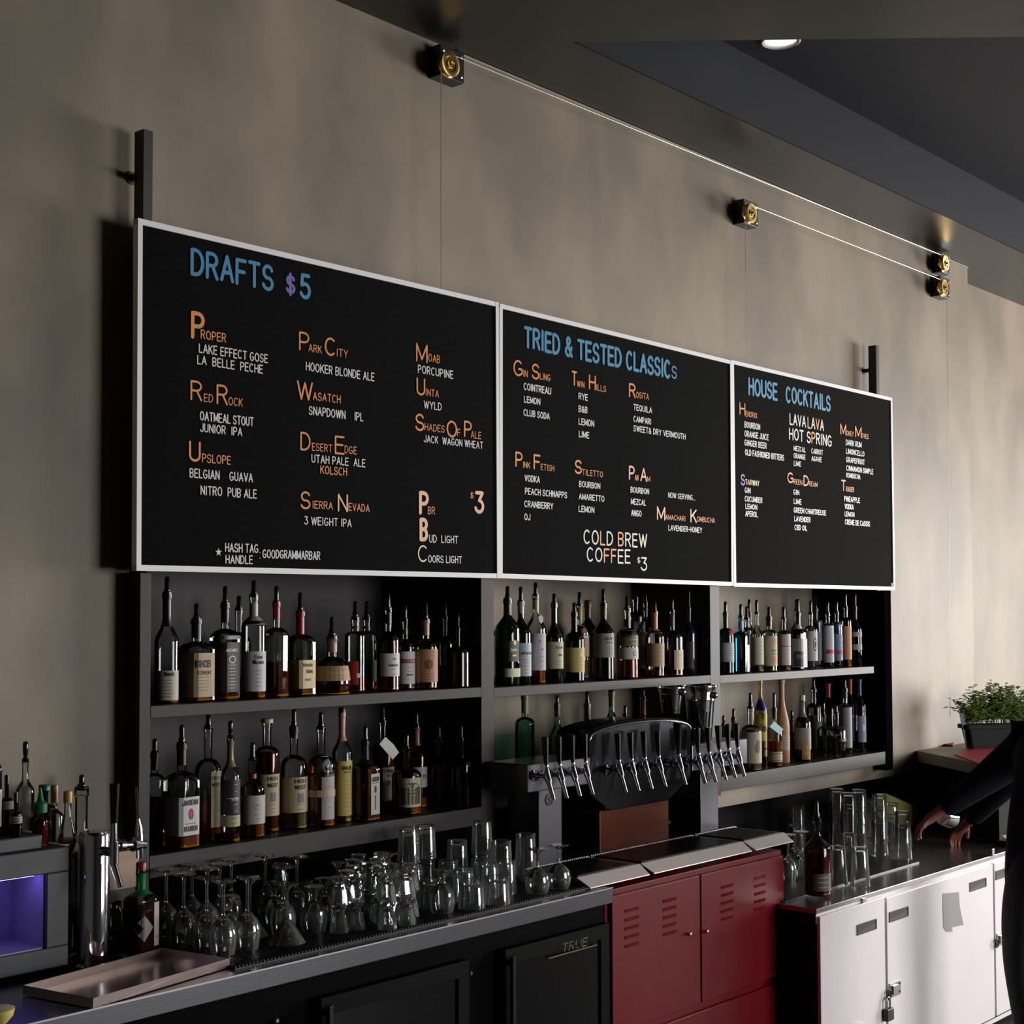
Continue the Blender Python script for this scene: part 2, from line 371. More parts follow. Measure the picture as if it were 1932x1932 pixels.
W1 = pulley(808, 90, 148, 848, 121, 24, 'large brass pulley on a black block, nearest along the ceiling line')
W2 = pulley(1382, 379, 424, 1416, 402, 18.5, 'brass pulley on a black block above the classics board, below the ceiling cable')
W3 = pulley(1757, 480, 515, 1783, 497, 15.5, 'upper of the two brass pulleys by the wall corner')
W4 = pulley(1754.5, 523, 560, 1781, 543, 15.5, 'lower of the two brass pulleys by the wall corner')
cab = mat('steel_cable', (205, 195, 180), .35, .6)
def cable(a, b, label, r=.0016):
    a = Vector(a); b = Vector(b)
    o = M().tube([(0, 0, 0), b - a], r, 6).obj('steel_cable', cab, None, a); tag(o, label, 'cable'); return o
yc = WY - .0965
def onw(W, dx, dz): c, r = W; return Vector((c.x + dx * r * .9, yc, c.z + dz * r * .9))
cable(onw(W1, .2, .98), onw(W3, -.2, .98), 'long steel cable along the top of the wall from the large pulley')
cable(onw(W2, .2, .98), onw(W4, -.2, .98), 'shorter steel cable sloping from the middle pulley to the corner pulleys')
for W, px, py, lab, zb in ((W1, 832, 548, 'thin vertical cable holding the drafts board', None), (W2, 1411, 688, 'thin vertical cable behind the classics board', None)):
    p = onw(W, -1, 0); q = Vector((p.x, p.y, at(px, py, 1, yc).z - .03)); cable(p, q, lab)
p = onw(W4, 1.05, 0); cable(p, (p.x, p.y + .02, LZ + .18), 'thin vertical cable running down beside the wall corner to the plant')

# ================================================================== MENU BOARDS
felt = mat('black_letter_board', (9, 9, 10), .85, spec=.08, bump=.3, bscale=300, stretch=(.1, 1, 1))
white = mat('white_board_frame', (242, 241, 244), .4)
LM = {'w': mat('white_letter', (222, 222, 220), .45), 'o': mat('orange_letter', (226, 142, 48), .45), 'b': mat('blue_letter', (40, 134, 176), .45),
      'v': mat('purple_letter', (112, 96, 178), .45), 'c': mat('peach_letter', (242, 190, 150), .45), 'y': mat('cream_letter', (236, 226, 190), .45)}
def board(corners, label, segs, single):
    """corners: bottom left, bottom right, top left, top right in the picture"""
    bl, br, tl, tr = [at(x, y, 1, 0) for x, y in corners]
    W = ((br - bl).length + (tr - tl).length) / 2; H = ((tl - bl).length + (tr - br).length) / 2
    ang = (math.atan2(br.z - bl.z, br.x - bl.x) + math.atan2(tr.z - tl.z, tr.x - tl.x)) / 2
    c = (bl + br + tl + tr) / 4; ux = Vector((math.cos(ang), 0, math.sin(ang))); uz = Vector((-math.sin(ang), 0, math.cos(ang)))
    o = c - ux * W / 2 - uz * H / 2
    t = thing('menu_board', label, 'menu board', o); t.rotation_euler = (0, -ang, 0)
    W -= .002
    fw = .0175
    M().box((0, .001, 0), (W, .024, fw)).obj('frame_rail', white, t); M().box((0, .001, H - fw), (W, .024, H)).obj('frame_rail', white, t)
    M().box((0, 0, 0), (fw * .95, .024, H)).obj('frame_stile', white, t); M().box((W - fw * .95, 0, 0), (W, .024, H)).obj('frame_stile', white, t)
    M().box((.01, .006, .01), (W - .01, .02, H - .01)).obj('felt_panel', felt, t)
    def lc(p):
        q = Vector(p) - o; return q.dot(ux), q.dot(uz)
    for sg in segs:
        text, x0, y0, x1, y1, h, col = sg[:7]; wt = sg[7] if len(sg) > 7 else 0
        a = at(x0, y0, 1, .003); b = at(x1, y1, 1, .003); k = at(x0, y0 - h, 1, .003)
        ua, va = lc(a); ub, vb = lc(b); hh = (k - a).length
        v0 = (va + vb) / 2
        swt = hh * (.125 if wt == 0 else wt * .92)
        if text == '*':
            pts = []
            for i in range(10):
                rr = hh * (.5 if i % 2 == 0 else .2); pts.append((rr * math.sin(i * math.pi / 5), rr * math.cos(i * math.pi / 5)))
            M().prism(pts, 0, .002, Matrix.Rotation(R_(90), 4, 'X')).obj('star', LM[col], t, (ua, .006, va)); continue
        lay, tot = layout(text)
        sx = (ub - ua - swt) / max(tot, .01) if len(text) > 1 or G[text][0] > .1 else hh
        sy = hh - swt
        line = M()
        for i, (ch, x, w_) in enumerate(lay):
            if ch == ' ': continue
            cc = col[i] if len(col) > 1 else col
            jz = random.uniform(-.006, .006) * hh * 3 if single(h) else 0
            m2 = M() if (single(h) or len(col) > 1) else line
            ox = ua + swt / 2 + x * sx
            jj = 0
            for poly in strokes(G[ch][1], sx, sy, swt):
                pp = [(q[0] + (0 if m2 is not line else ox), q[1] + swt / 2 + (0 if m2 is not line else v0)) for q in poly]
                n = len(pp); yo = .00003 * (jj := jj + 1); vv = [(q[0], yo, q[1]) for q in pp] + [(q[0], .0022, q[1]) for q in pp]
                fs = [tuple(range(n))] + [(i2, i2 + n, (i2 + 1) % n + n, (i2 + 1) % n) for i2 in range(n)]
                m2.add(vv, fs)
            if m2 is not line: m2.obj('letter', LM[cc], t, (ox, .0038, v0 + jz))
        if line.v:
            q = line.obj('text_line', LM[col], t, (0, .0038, 0)); q['kind'] = 'stuff'
    return t
S1 = [("DRAFTS", 359.7, 521, 517, 549, 53, 'b', .15), ("$", 539.5, 557, 558, 559, 45, 'v', .15), ("5", 565.6, 563, 587, 567, 49, 'b', .16),
 ("P", 360.6, 639.4, 386.7, 640, 53, 'o', .16), ("ROPER", 379, 639.4, 427, 646, 17.7, 'o'), ("LAKE EFFECT GOSE", 375.5, 664.6, 506, 686, 17.7, 'w'), ("LA  BELLE  PECHE", 372.4, 686.5, 496.6, 705.6, 17.5, 'w'),
 ("R", 359.7, 755, 382, 757, 38, 'o', .11), ("ED", 385, 758, 402.5, 760, 16, 'o', .12), ("R", 409, 763, 430.5, 765, 38, 'o', .11), ("OCK", 431.5, 764, 458.4, 768, 16, 'o', .12),
 ("OATMEAL STOUT", 377.4, 793, 479, 805, 18, 'w'), ("JUNIOR  IPA", 377.8, 814.5, 457.5, 823.8, 17, 'w'), ("U", 357, 870, 379, 872, 39, 'o', .12), ("PSLOPE", 381.5, 872, 436, 877.5, 17, 'o', .13),
 ("BELGIAN    GUAVA", 358, 900.6, 477.6, 910.5, 18, 'w'), ("NITRO  PUB ALE", 378.7, 933.8, 485, 941, 18, 'w'),
 ("*", 412.8, 1041.8, 420, 1041.8, 16, 'w'), ("HASH TAG", 425, 1041.5, 488, 1043.7, 17.5, 'w'), ("HANDLE", 425.8, 1063.3, 477.6, 1065, 17, 'w'), (".", 490, 1043.5, 492, 1043.5, 2.5, 'w', .9), (".", 490, 1054, 492, 1054, 2.5, 'w', .9), ("GOODGRAMMARBAR", 495.7, 1053, 604.7, 1056.8, 17, 'w'),
 ("P", 564.6, 660.8, 584, 663, 36, 'o', .11), ("ARK", 582.5, 663.6, 607.5, 666.4, 15, 'o', .13), ("C", 613, 670, 634.5, 672, 35, 'o', .12), ("ITY", 635.4, 672.7, 656.8, 674.6, 15, 'o', .13), ("HOOKER BLONDE ALE", 577.3, 698.7, 707, 719.9, 17, 'w'),
 ("W", 560.5, 754, 590.7, 757, 36, 'o', .12), ("ASATCH", 590.7, 756, 643.2, 760.3, 16, 'o', .13), ("SNAPDOWN    IPL", 583, 782, 686, 795.7, 17, 'w'), ("D", 567, 849, 586.4, 851, 35, 'o', .11), ("ESERT", 588.9, 850, 627, 854, 15, 'o', .12), ("E", 632, 857, 650.3, 858.5, 35, 'o', .11), ("DGE", 650.5, 855.3, 673.6, 857.5, 15, 'o', .12),
 ("UTAH PALE  ALE", 588, 872.3, 689.8, 882.3, 16, 'w'), ("KOLSCH", 604.7, 893.5, 655.3, 898.2, 16, 'o', .14), ("S", 567.5, 960.5, 586.4, 962, 34, 'o', .12), ("IERRA", 589.8, 959, 628.3, 962, 15, 'o', .13), ("N", 637.8, 965, 656.8, 967, 34, 'c', .11), ("EVADA", 658, 963.7, 697.8, 966.5, 15, 'o', .13), ("3 WEIGHT IPA", 574.5, 989.7, 663.7, 995, 16, 'w'),
 ("M", 785.4, 682, 807.2, 684, 35, 'o', .11), ("OAB", 808.7, 682.5, 830.5, 685, 15, 'o', .12), ("PORCUPINE", 788.8, 704.4, 855.6, 714.7, 16, 'w'), ("U", 786.3, 745, 802.7, 747, 33, 'o', .12), ("INTA", 803.5, 747.3, 828.3, 750, 14, 'o', .12), ("WYLD", 800, 770.5, 833.8, 774.5, 15, 'w'),
 ("S", 784, 812.4, 801, 814.4, 33, 'o', .13), ("HADES", 801.5, 812.5, 839.4, 816, 14, 'o', .12), ("O", 843, 824.6, 863, 826, 32, 'o', .13), ("F", 863, 822.8, 869, 823.6, 14, 'o', .12), ("P", 875.8, 825, 890.7, 826, 31, 'o', .13), ("ALE", 888.5, 826.4, 908.4, 829, 14, 'o', .12), ("JACK  WAGON WHEAT", 800, 834.8, 911.7, 847, 14.5, 'w'),
 ("P", 791, 971.3, 809.6, 972.5, 45, 'c', .18), ("BR", 807.5, 970, 821.2, 971, 15, 'o', .12), ("$", 887.9, 941, 894, 941.6, 14, 'o', .12), ("3", 896.3, 968.6, 914, 969.6, 43, 'c', .17), ("B", 792, 1021.7, 808.3, 1022.5, 45, 'c', .18), ("UD  LIGHT", 810, 1023.7, 864.6, 1025.7, 15, 'w'), ("C", 789, 1060, 807.8, 1061, 32, 'y', .1), ("OORS LIGHT", 808, 1061, 872, 1064, 14.5, 'w')]
S2 = [("TRIED & TESTED CLASSIC", 988.8, 659.3, 1266, 712.9, 41.7, 'b', .17), ("S", 1267.4, 714, 1277.6, 716.4, 25, 'b', .14), ("G", 969, 708.5, 987, 711, 31, 'o', .13), ("IN", 987.5, 710.5, 996, 712, 13, 'o'), ("S", 1003.8, 715, 1018, 717, 30, 'o', .13), ("LING", 1018.8, 715.7, 1038.8, 719.5, 13, 'o'),
 ("COINTREAU", 988.3, 735.5, 1040.5, 745, 14, 'w', .17), ("LEMON", 988.8, 759.3, 1019.8, 764.5, 13, 'w', .17), ("CLUB SODA", 988, 784.3, 1037.6, 791.9, 13, 'w', .17), ("T", 1079, 727.6, 1089, 729, 28, 'o', .14), ("WIN", 1088.8, 729.5, 1103, 732, 12, 'o'), ("H", 1111.4, 734.7, 1124.5, 737, 28, 'o', .14), ("ILLS", 1125.5, 736.7, 1144, 740, 12, 'o'),
 ("RYE", 1091.9, 753.5, 1109.5, 756.5, 13, 'w', .17), ("B&B", 1092, 777.6, 1109, 780, 13, 'w', .17), ("LEMON", 1092, 801.4, 1121.4, 805.5, 13, 'w', .17), ("LIME", 1092.4, 824.8, 1112, 827.5, 12.5, 'w', .17), ("R", 1187, 749, 1200, 751, 27, 'o', .15), ("OSITA", 1200.7, 751, 1224.5, 754, 12, 'o'),
 ("TEQUILA", 1195.5, 774.8, 1230.5, 779, 12, 'w', .17), ("CAMPARI", 1195.5, 796.9, 1228.8, 800.5, 12, 'w', .17), ("SWEET& DRY VERMOUTH", 1195.5, 815.2, 1294, 828.3, 12, 'w', .17), ("P", 972.6, 880.5, 986.4, 882, 29, 'o', .14), ("INK", 986.8, 882.4, 1000.7, 884, 12, 'o'), ("F", 1007, 885.5, 1020, 887, 29, 'o', .14), ("ETISH", 1020.5, 886.7, 1046, 889.5, 12, 'o'),
 ("VODKA", 990, 908.6, 1019, 911, 13, 'w', .17), ("PEACH SCHNAPPS", 990.7, 933.6, 1070.5, 939.8, 13, 'w', .17), ("CRANBERRY", 989.5, 957.4, 1044.3, 961, 13, 'w', .17), ("OJ", 989.5, 981.4, 1001, 982.2, 13, 'w', .17), ("S", 1084.8, 893.6, 1098.3, 895, 27, 'o', .15), ("TILETTO", 1098.8, 896.7, 1138, 900.5, 11.5, 'o'),
 ("BOURBON", 1092.9, 919.3, 1132.9, 922.6, 12, 'w', .17), ("AMARETTO", 1092.4, 943, 1140.7, 946.5, 12, 'w', .17), ("LEMON", 1092, 966.2, 1121.7, 968, 12.5, 'w', .17), ("P", 1187, 905, 1198, 906, 27, 'c', .15), ("AN", 1198, 906, 1204.8, 907, 11, 'o'), ("A", 1208.6, 908, 1221, 909.2, 26, 'c', .14), ("M", 1221.5, 908.6, 1227, 909, 10, 'o'),
 ("BOURBON", 1190, 930, 1225, 932.6, 11.5, 'w', .17), ("MEZCAL", 1190.7, 951.9, 1219, 954, 11.5, 'w', .17), ("ANGO", 1191, 973.6, 1211, 975, 12, 'w', .17), ("NOW SERVING...", 1261, 940, 1312, 943.5, 10.5, 'w', .15), ("M", 1240, 981, 1255.5, 982.5, 26, 'c', .14), ("AMACHARI", 1255.9, 980.8, 1293.6, 983, 10, 'o'), ("K", 1303, 985.6, 1315, 986.5, 26, 'c', .14), ("OMBUCHA", 1315.4, 984.3, 1349, 986.8, 10, 'o'),
 ("LAVENDER-HONEY", 1261.4, 1001, 1325, 1005.9, 11, 'w', .17), ("COLD BREW", 1101.4, 1027.6, 1221.4, 1032.9, 28, 'wwowwowwy', .13), ("COFFEE", 1107.4, 1060.5, 1190, 1063.5, 28, 'wwooww', .13), ("$", 1203, 1063, 1208.6, 1063.4, 13, 'w', .13), ("3", 1209.8, 1076.5, 1221.4, 1077.3, 26, 'w', .13)]
S3 = [("HOUSE", 1412.4, 745.8, 1467.7, 756.3, 35, 'b', .17), ("COCKTAILS", 1482.7, 760.3, 1567.8, 776.7, 32.5, 'b', .17), ("H", 1395.6, 782.5, 1406.7, 785, 24, 'o', .14), ("ENDRIX", 1407, 785.9, 1429, 789.2, 10.5, 'o'), ("BOURBON", 1405, 807.2, 1434.6, 811, 12, 'w', .18), ("ORANGE JUICE", 1405, 824.3, 1450.6, 830.6, 12, 'w', .18), ("GINGER BEER", 1405, 841.4, 1446.9, 846.4, 12, 'w', .18), ("OLD FASHIONED BITTERS", 1405.9, 859, 1479.8, 869.5, 12, 'w', .18),
 ("LAVA", 1490, 801.3, 1521, 807.4, 22.5, 'w', .15), ("LAVA", 1524, 808, 1555, 813.4, 22, 'owow', .15), ("HOT SPRING", 1489.2, 830.3, 1569.8, 842.6, 23, 'wwwwwowwww', .15), ("MEZCAL", 1497.8, 850.8, 1520.3, 853.6, 10, 'w', .18), ("CARROT", 1531, 856, 1553, 858.4, 10, 'w', .18), ("ORANGE", 1497.8, 864.5, 1520, 867.6, 10, 'w', .18), ("AGAVE", 1531.4, 870, 1550.7, 872, 10, 'w', .18), ("LIME", 1498, 879, 1511.8, 880.5, 10, 'w', .18),
 ("M", 1586, 819.5, 1597, 821.5, 21, 'o', .15), ("ONEY", 1597.3, 821.8, 1611, 823.8, 9.5, 'o'), ("M", 1614, 824.6, 1626, 826.2, 21, 'o', .15), ("OVES", 1626.3, 826.5, 1639.3, 828.8, 9.5, 'o'), ("DARK RUM", 1596.3, 840.5, 1626, 844.2, 11, 'w', .18), ("LIMONCELLO", 1596.6, 856.8, 1631.3, 861, 10.5, 'w', .18), ("GRAPEFRUIT", 1596.8, 873, 1631.8, 876.6, 10.5, 'w', .18), ("CINNAMON SIMPLE", 1597, 888.4, 1648, 895, 10.5, 'w', .18), ("KOMBUCHA", 1597, 901.5, 1623.6, 904, 9.5, 'w', .18),
 ("S", 1398, 915.5, 1406.4, 916.5, 22, 'v', .17), ("TAIRWAY", 1406.6, 914.7, 1432.9, 917, 10.5, 'woooywy', .18), ("GIN", 1405.5, 930, 1416.6, 931.2, 11, 'w', .18), ("CUCUMBER", 1405.5, 946.5, 1439, 949.2, 11, 'w', .18), ("LEMON", 1406.7, 960.5, 1429, 962.2, 10.5, 'w', .18), ("APEROL", 1406.4, 974.2, 1429.8, 976.3, 11, 'w', .18),
 ("G", 1486, 911.2, 1498, 912.5, 20.5, 'o', .16), ("REEN", 1498.3, 913.4, 1514, 915.2, 9.5, 'o'), ("D", 1516.5, 916.5, 1526.3, 917.6, 20.5, 'o', .16), ("REAM", 1526.6, 917, 1542.8, 919, 9.5, 'o'), ("GIN", 1497.2, 933.5, 1508.3, 934.5, 10.5, 'w', .18), ("LIME", 1497.8, 951, 1512.6, 952.2, 10.5, 'w', .18), ("GREEN CHARTREUSE", 1498, 967.4, 1559, 973, 10.5, 'w', .18), ("LAVENDER", 1499, 983.6, 1529.7, 986.2, 10.5, 'w', .18), ("CBD OIL", 1499.5, 999.8, 1523.2, 1002, 10.5, 'w', .18),
 ("T", 1587.8, 926, 1596.3, 926.8, 21, 'o', .15), ("RADER", 1596.6, 927.2, 1611.7, 928.6, 9.5, 'o'), ("PINEAPPLE", 1593, 946.5, 1622.8, 949, 10.5, 'w', .18), ("VODKA", 1594, 960.5, 1611, 962, 10.5, 'w', .18), ("LEMON", 1594, 974.2, 1612.5, 975.6, 9.5, 'w', .18), ("CREME DE CASSIS", 1594.6, 989.6, 1641.9, 994, 10.5, 'w', .18),
 ("$", 1682.5, 1107, 1686.5, 1107.3, 8, 'y', .2)]
board([(256, 1078), (943, 1090), (262, 410), (943, 572)], 'black letter board headed DRAFTS $5 in a white frame', S1, lambda h: True)
board([(943, 1090), (1384.5, 1106), (943, 573), (1382, 680)], 'black letter board headed TRIED & TESTED CLASSICS in a white frame', S2, lambda h: h > 20)
board([(1384.5, 1106), (1689, 1114), (1382, 680), (1684, 750)], 'black letter board headed HOUSE COCKTAILS, smallest in the picture', S3, lambda h: h > 19)
# ================================================================== COUNTERS AND APPLIANCES
CZ = .90
steel = mat('brushed_steel', (112, 113, 120), .26, .92, bump=.03, bscale=60, stretch=(.3, 6, 6))
steel2 = mat('bright_steel_lip', (236, 224, 220), .35, .25)
chrome = mat('chrome', (200, 203, 210), .07, 1.0)
blackp = mat('black_plastic', (10, 10, 11), .14)
blackm = mat('black_enamel', (7, 7, 8), .7, spec=.03)
rubber = bpy.data.materials.new('ribbed_black_rubber'); rubber.use_nodes = True
_n = rubber.node_tree; _b = _n.nodes['Principled BSDF']; _b.inputs['Base Color'].default_value = (.008, .008, .009, 1); _b.inputs['Roughness'].default_value = .42
MATS['rubber'] = rubber
FYC = -.49                                    # front of the steel counter
CXR = at(1156, 1672, 1, FYC).x
ct = thing('steel_counter', 'long stainless steel counter holding the upturned glasses', 'counter', (0, 0, CZ))
M().box((-1.5, FYC, -.056), (CXR, .42, -.002)).obj('worktop', steel, ct, bevel=.003)
tk = mat('pale_steel_edge', (190, 190, 196), .3, .9)
M().box((-1.5, FYC - .0012, -.004), (CXR + .001, FYC + .004, 0)).obj('edge_bead', tk, ct)
# bar mat: slab with raised ribs
mx0, mx1, my0, my1 = .02, CXR - .02, FYC + .05, .06
bmat = thing('bar_mat', 'long black ribbed rubber mat under the glasses on the steel counter', 'mat', (mx0, my0, CZ - .0018))
M().box((0, 0, 0), (mx1 - mx0, my1 - my0, .004)).obj('mat_base', rubber, bmat)
rb = M(); k = 0
while k * .0125 < mx1 - mx0 - .01:
    x = .004 + k * .0125; rb.box((x, .004, .004), (x + .005, my1 - my0 - .004, .0085)); k += 1
q = rb.obj('mat_ribs', rubber, bmat); q['kind'] = 'stuff'
MZ = CZ + .007

# under-counter fridges
def PX(px, py, y): p = at(px, py, 1, y); return p.x, p.z
fr = thing('under_counter_fridge', 'black two-door under-counter fridge below the steel counter', 'fridge', (0, 0, 0))
fy = FYC + .03; x1 = CXR - .012
M().box((-1.45, fy, FZ + .06), (x1, .40, CZ - .062)).obj('cabinet_body', blackm, fr, bevel=.004)
rail = mat('dark_grey_fridge_trim', (10, 10, 11), .6, spec=.06)
def fdoor(xa, xb, first):
    zt = .78; zb = FZ + .1; y0 = fy - .035
    d = M().box((xa, y0, zt - .05), (xb, fy - .001, zt)).box((xa, y0, zb), (xb, fy - .001, zb + .05)).box((xa, y0, zb + .05), (xa + .05, fy - .001, zt - .05)).box((xb - .05, y0, zb + .05), (xb, fy - .001, zt - .05)).obj('door', rail, fr, bevel=.002)
    M().box((xa + .051, y0 + .008, zb + .051), (xb - .051, y0 + .02, zt - .051)).obj('glass_panel', mat('dark_fridge_glass', (8, 9, 11), .04, spec=.6), d)
    M().box((xa + .012, y0 - .022, zt - .42), (xa + .028, y0 - .008, zt - .02)).box((xa + .012, y0 - .01, zt - .05), (xa + .028, y0 + .001, zt - .03)).obj('handle', mat('dark_steel_handle', (60, 64, 68), .25, .8), d, bevel=.002)
    for zz in (.42, .2):
        for dy in (.08, .13): M().tube([(xa + .06, fy + dy - .115, zz), (xb - .06, fy + dy - .115, zz)], .0018, 6).obj('wire_shelf', chrome, d)
    if first:
        # script lettering with underline in gold
        g = mat('gold_script', (104, 88, 58), .5, .4); a = at(1060, 1793, 1, y0); b = at(1106, 1777, 1, y0)
        lm = M(); lay, tot = layout('TRUE', .2); W = b.x - a.x
        for ch, x, w_ in lay:
            for poly in strokes(G[ch][1], W / tot, .026, .004): lm.add([(a.x + x * W / tot + p_[0] + .25 * p_[1], y0 - .0012, b.z - .012 + p_[1]) for p_ in poly], [tuple(range(len(poly)))])
        lm.box((a.x - .07, y0 - .0014, b.z - .022), (b.x + .06, y0 - .0004, b.z - .018)).obj('logo_script', g, d)
fdoor(PX(938, 1800, fy)[0], x1 - .015, True)
fdoor(PX(590, 1880, fy)[0], PX(870, 1830, fy)[0], False)
fdoor(-.95, -.2, False)
for px, py in ((886, 1836), (520, 1925)):
    x, z = PX(px, py, fy); M().lathe([(.008, fy - .001), (.008, fy - .006), (.005, fy - .009)], 14, (x, 0, z), 'y').obj('lock', chrome, fr, smooth=40)

# red locker with drip trays
RY = -.45; RX0 = CXR + .006; RX1 = at(1474, 1650, 1, RY).x
red = mat('dark_red_enamel', (112, 10, 22), .36, spec=.35, bump=.02, bscale=12, var=.08)
rl = thing('red_locker', 'dark red two-door metal locker with louvres under the beer taps', 'cabinet', (0, 0, 0))
M().box((RX0, RY, FZ + .02), (RX1, .40, CZ - .02)).obj('locker_body', red, rl, bevel=.003)
xm = at(1315, 1760, 1, RY).x
dz0, dz1 = at(1315, 1892, 1, RY).z, at(1315, 1650, 1, RY).z - .0
def rdoor(xa, xb, cols, kn):
    d = M().box((xa, RY - .018, dz0), (xb, RY - .001, dz1)).obj('door', red, rl, bevel=.003)
    for px in cols:
        for i in range(5):
            py = px[1] + px[2] * i; x, z = PX(px[0], py, RY - .018)
            v = [(x - .085, RY - .0185, z - .006), (x, RY - .0185, z - .006), (x, RY - .0185, z + .006), (x - .085, RY - .0185, z + .006), (x - .083, RY - .0215, z + .004), (x - .002, RY - .0215, z + .004)]
            M().add(v, [(0, 1, 5, 4), (4, 5, 2, 3), (0, 4, 3), (1, 2, 5)]).obj('louvre', red, d)
    x, z = PX(*kn, RY - .02)
    M().lathe([(.008, RY - .018), (.005, RY - .026), (.008, RY - .032), (.007, RY - .038), (.001, RY - .04)], 14, (x, 0, z), 'y').obj('knob', chrome, d, smooth=50)
rdoor(RX0 + .02, xm - .004, [(1205, 1713, 16.5), (1276, 1695, 15.5)], (1297, 1762))
rdoor(xm + .006, RX1 - .012, [(1383, 1669, 15), (1444, 1653, 14.5)], (1329, 1757))
d = M().box((RX0 + .02, RY - .016, FZ + .06), (RX1 - .012, RY - .001, dz0 - .03)).obj('lower_door', red, rl, bevel=.003)
# worktop behind the trays
TZ = .934
wt = thing('back_counter', 'dark steel countertop under the beer towers', 'counter', (0, 0, 0))
M().box((RX0, -.153, CZ - .018), (RX1 + .02, .42, TZ)).obj('worktop', mat('dark_worktop', (50, 50, 50), .3, .5), wt, bevel=.002)
grille = mat('black_drip_grille', (24, 25, 27), .4)
names = ['leftmost', 'middle', 'rightmost']
xs = [RX0 - .10] + [at(1201, 1629, 2, TZ).x, at(1405, 1588, 2, TZ).x, at(1495, 1572, 2, TZ).x]
for i in range(3):
    a, b = xs[i] + .004, xs[i + 1] - .004
    t = thing('drip_tray', names[i] + ' steel drip tray with sloping lip on the red locker', 'drip tray', (a, -.155, TZ), 0, 'drip trays on the red locker')
    L = b - a
    M().box((0, -.245, -.012), (L, -.001, 0)).obj('tray', steel, t, bevel=.001)
    gm = M()
    gm.box((.018, -.236, 0), (L - .018, -.014, .0025))
    gm.obj('grille', grille, t)
    gb = M()
    for k in range(int((L - .05) / .011)): gb.box((.024 + k * .011, -.230, .0025), (.028 + k * .011, -.02, .005))
    q = gb.obj('grille_bars', grille, t); q['kind'] = 'stuff'
    M().add([(0, -.246, .001), (L, -.246, .001), (L - .006, -.294, -.031), (.016, -.294, -.031), (0, -.246, -.002), (L, -.246, -.002), (L - .006, -.295, -.034), (.016, -.295, -.034)], [(0, 1, 2, 3), (4, 7, 6, 5), (0, 4, 5, 1), (3, 2, 6, 7), (1, 5, 6, 2), (0, 3, 7, 4)]).obj('front_lip', steel2, t)
    bb = M(); k = 0
    bb.box((0, -.012, 0), (L, -.004, .004))
    while k * .012 < L - .01: bb.lathe([(.0036, .004), (.0028, .007), (.0005, .008)], 6, (.006 + k * .012, -.008, 0)); k += 1
    q = bb.obj('beaded_rail', tk, t); q['kind'] = 'stuff'

# white lockers
LY = -.65; LTZ = .671; LX0 = at(1540, 1715, 1, LY).x; LX1 = 6.3
paint = mat('white_satin_enamel', (244, 236, 242), .3, bump=.12, bscale=2.2, var=.04, vscale=3, coat=.2)
wl = thing('white_locker_row', 'row of scuffed white metal lockers with recessed handles and a steel top', 'lockers', (0, 0, 0))
LPOLY = [(LX0, LY + .004), (LX1, LY + .004), (LX1, .28), (RX1 + .003, .28), (RX1 + .003, RY - .02), (LX0, RY - .02)]
M().prism(LPOLY, FZ + .02, LTZ - .02).obj('locker_body', mat('black_locker_side', (8, 8, 9), .6, spec=.1), wl)
M().box((LX0 - .002, LY, FZ + .03), (LX1, LY + .003, FZ + .05)).box((LX0 - .002, LY - .0, LTZ - .06), (LX1, LY + .003, LTZ - .02)).obj('face_strip', paint, wl)
M().prism([(LX0 - .003, LY - .004), (LX1 + .01, LY - .004), (LX1 + .01, .28), (RX1 + .003, .28), (RX1 + .003, RY - .02), (LX0 - .003, RY - .02)], LTZ - .02, LTZ).obj('steel_top', mat('worn_steel_top', (168, 162, 162), .24, .9, bump=.06, bscale=8, var=.15), wl, bevel=.002)
g1 = at(1666, 1800, 1, LY).x; g2 = at(1870, 1720, 1, LY).x
edges = [LX0 + .002, g1, g2, g2 + (g2 - g1) * .98, LX1 - .05]
dark_in = mat('dark_recess', (14, 13, 14), .6)
doors = []
for i in range(4):
    a, b = edges[i] + (.010 if i else 0), edges[i + 1] - .010
    d = M().box((a, LY - .016, FZ + .065), (b, LY - .0005, LTZ - (.038 if i else .03))).obj('door', paint, wl, bevel=.002); doors.append(d)
def cup(door, x0, y0, x1_, y1_):
    a = at(x0, y0, 1, LY - .016); b = at(x1_, y1_, 1, LY - .016); W = b.x - a.x; H = .044; z = (a.z + b.z) / 2
    f = M(); t = .004
    for bx in (((0, 0), (W, t)), ((0, H - t), (W, H)), ((0, t), (t, H - t)), ((W - t, t), (W, H - t))):
        f.box((a.x + bx[0][0], LY - .0195, z - H / 2 + bx[0][1]), (a.x + bx[1][0], LY - .0162, z - H / 2 + bx[1][1]))
    o = f.obj('handle_frame', mat('dark_handle_frame', (58, 54, 56), .4, .5), door)
    M().box((a.x + t, LY - .0172, z - H / 2 + t), (a.x + W - t, LY - .0163, z + H / 2 - t)).obj('handle_recess', dark_in, door)
    v = [(a.x + t, LY - .0175, z - H / 2 + t), (a.x + W - t, LY - .0175, z - H / 2 + t), (a.x + W - t, LY - .0175, z + H * .12), (a.x + t, LY - .0175, z - H * .2)]
    M().add(v, [(0, 1, 2, 3)]).obj('handle_cup', mat('grey_cup', (64, 60, 62), .4), door)
cup(doors[0], 1616, 1756, 1653, 1742); cup(doors[1], 1677, 1732, 1713, 1718); cup(doors[1], 1829, 1675, 1860, 1663); cup(doors[2], 1878, 1653, 1909, 1641)
zinc = mat('zinc_hasp', (170, 165, 165), .3, .9)
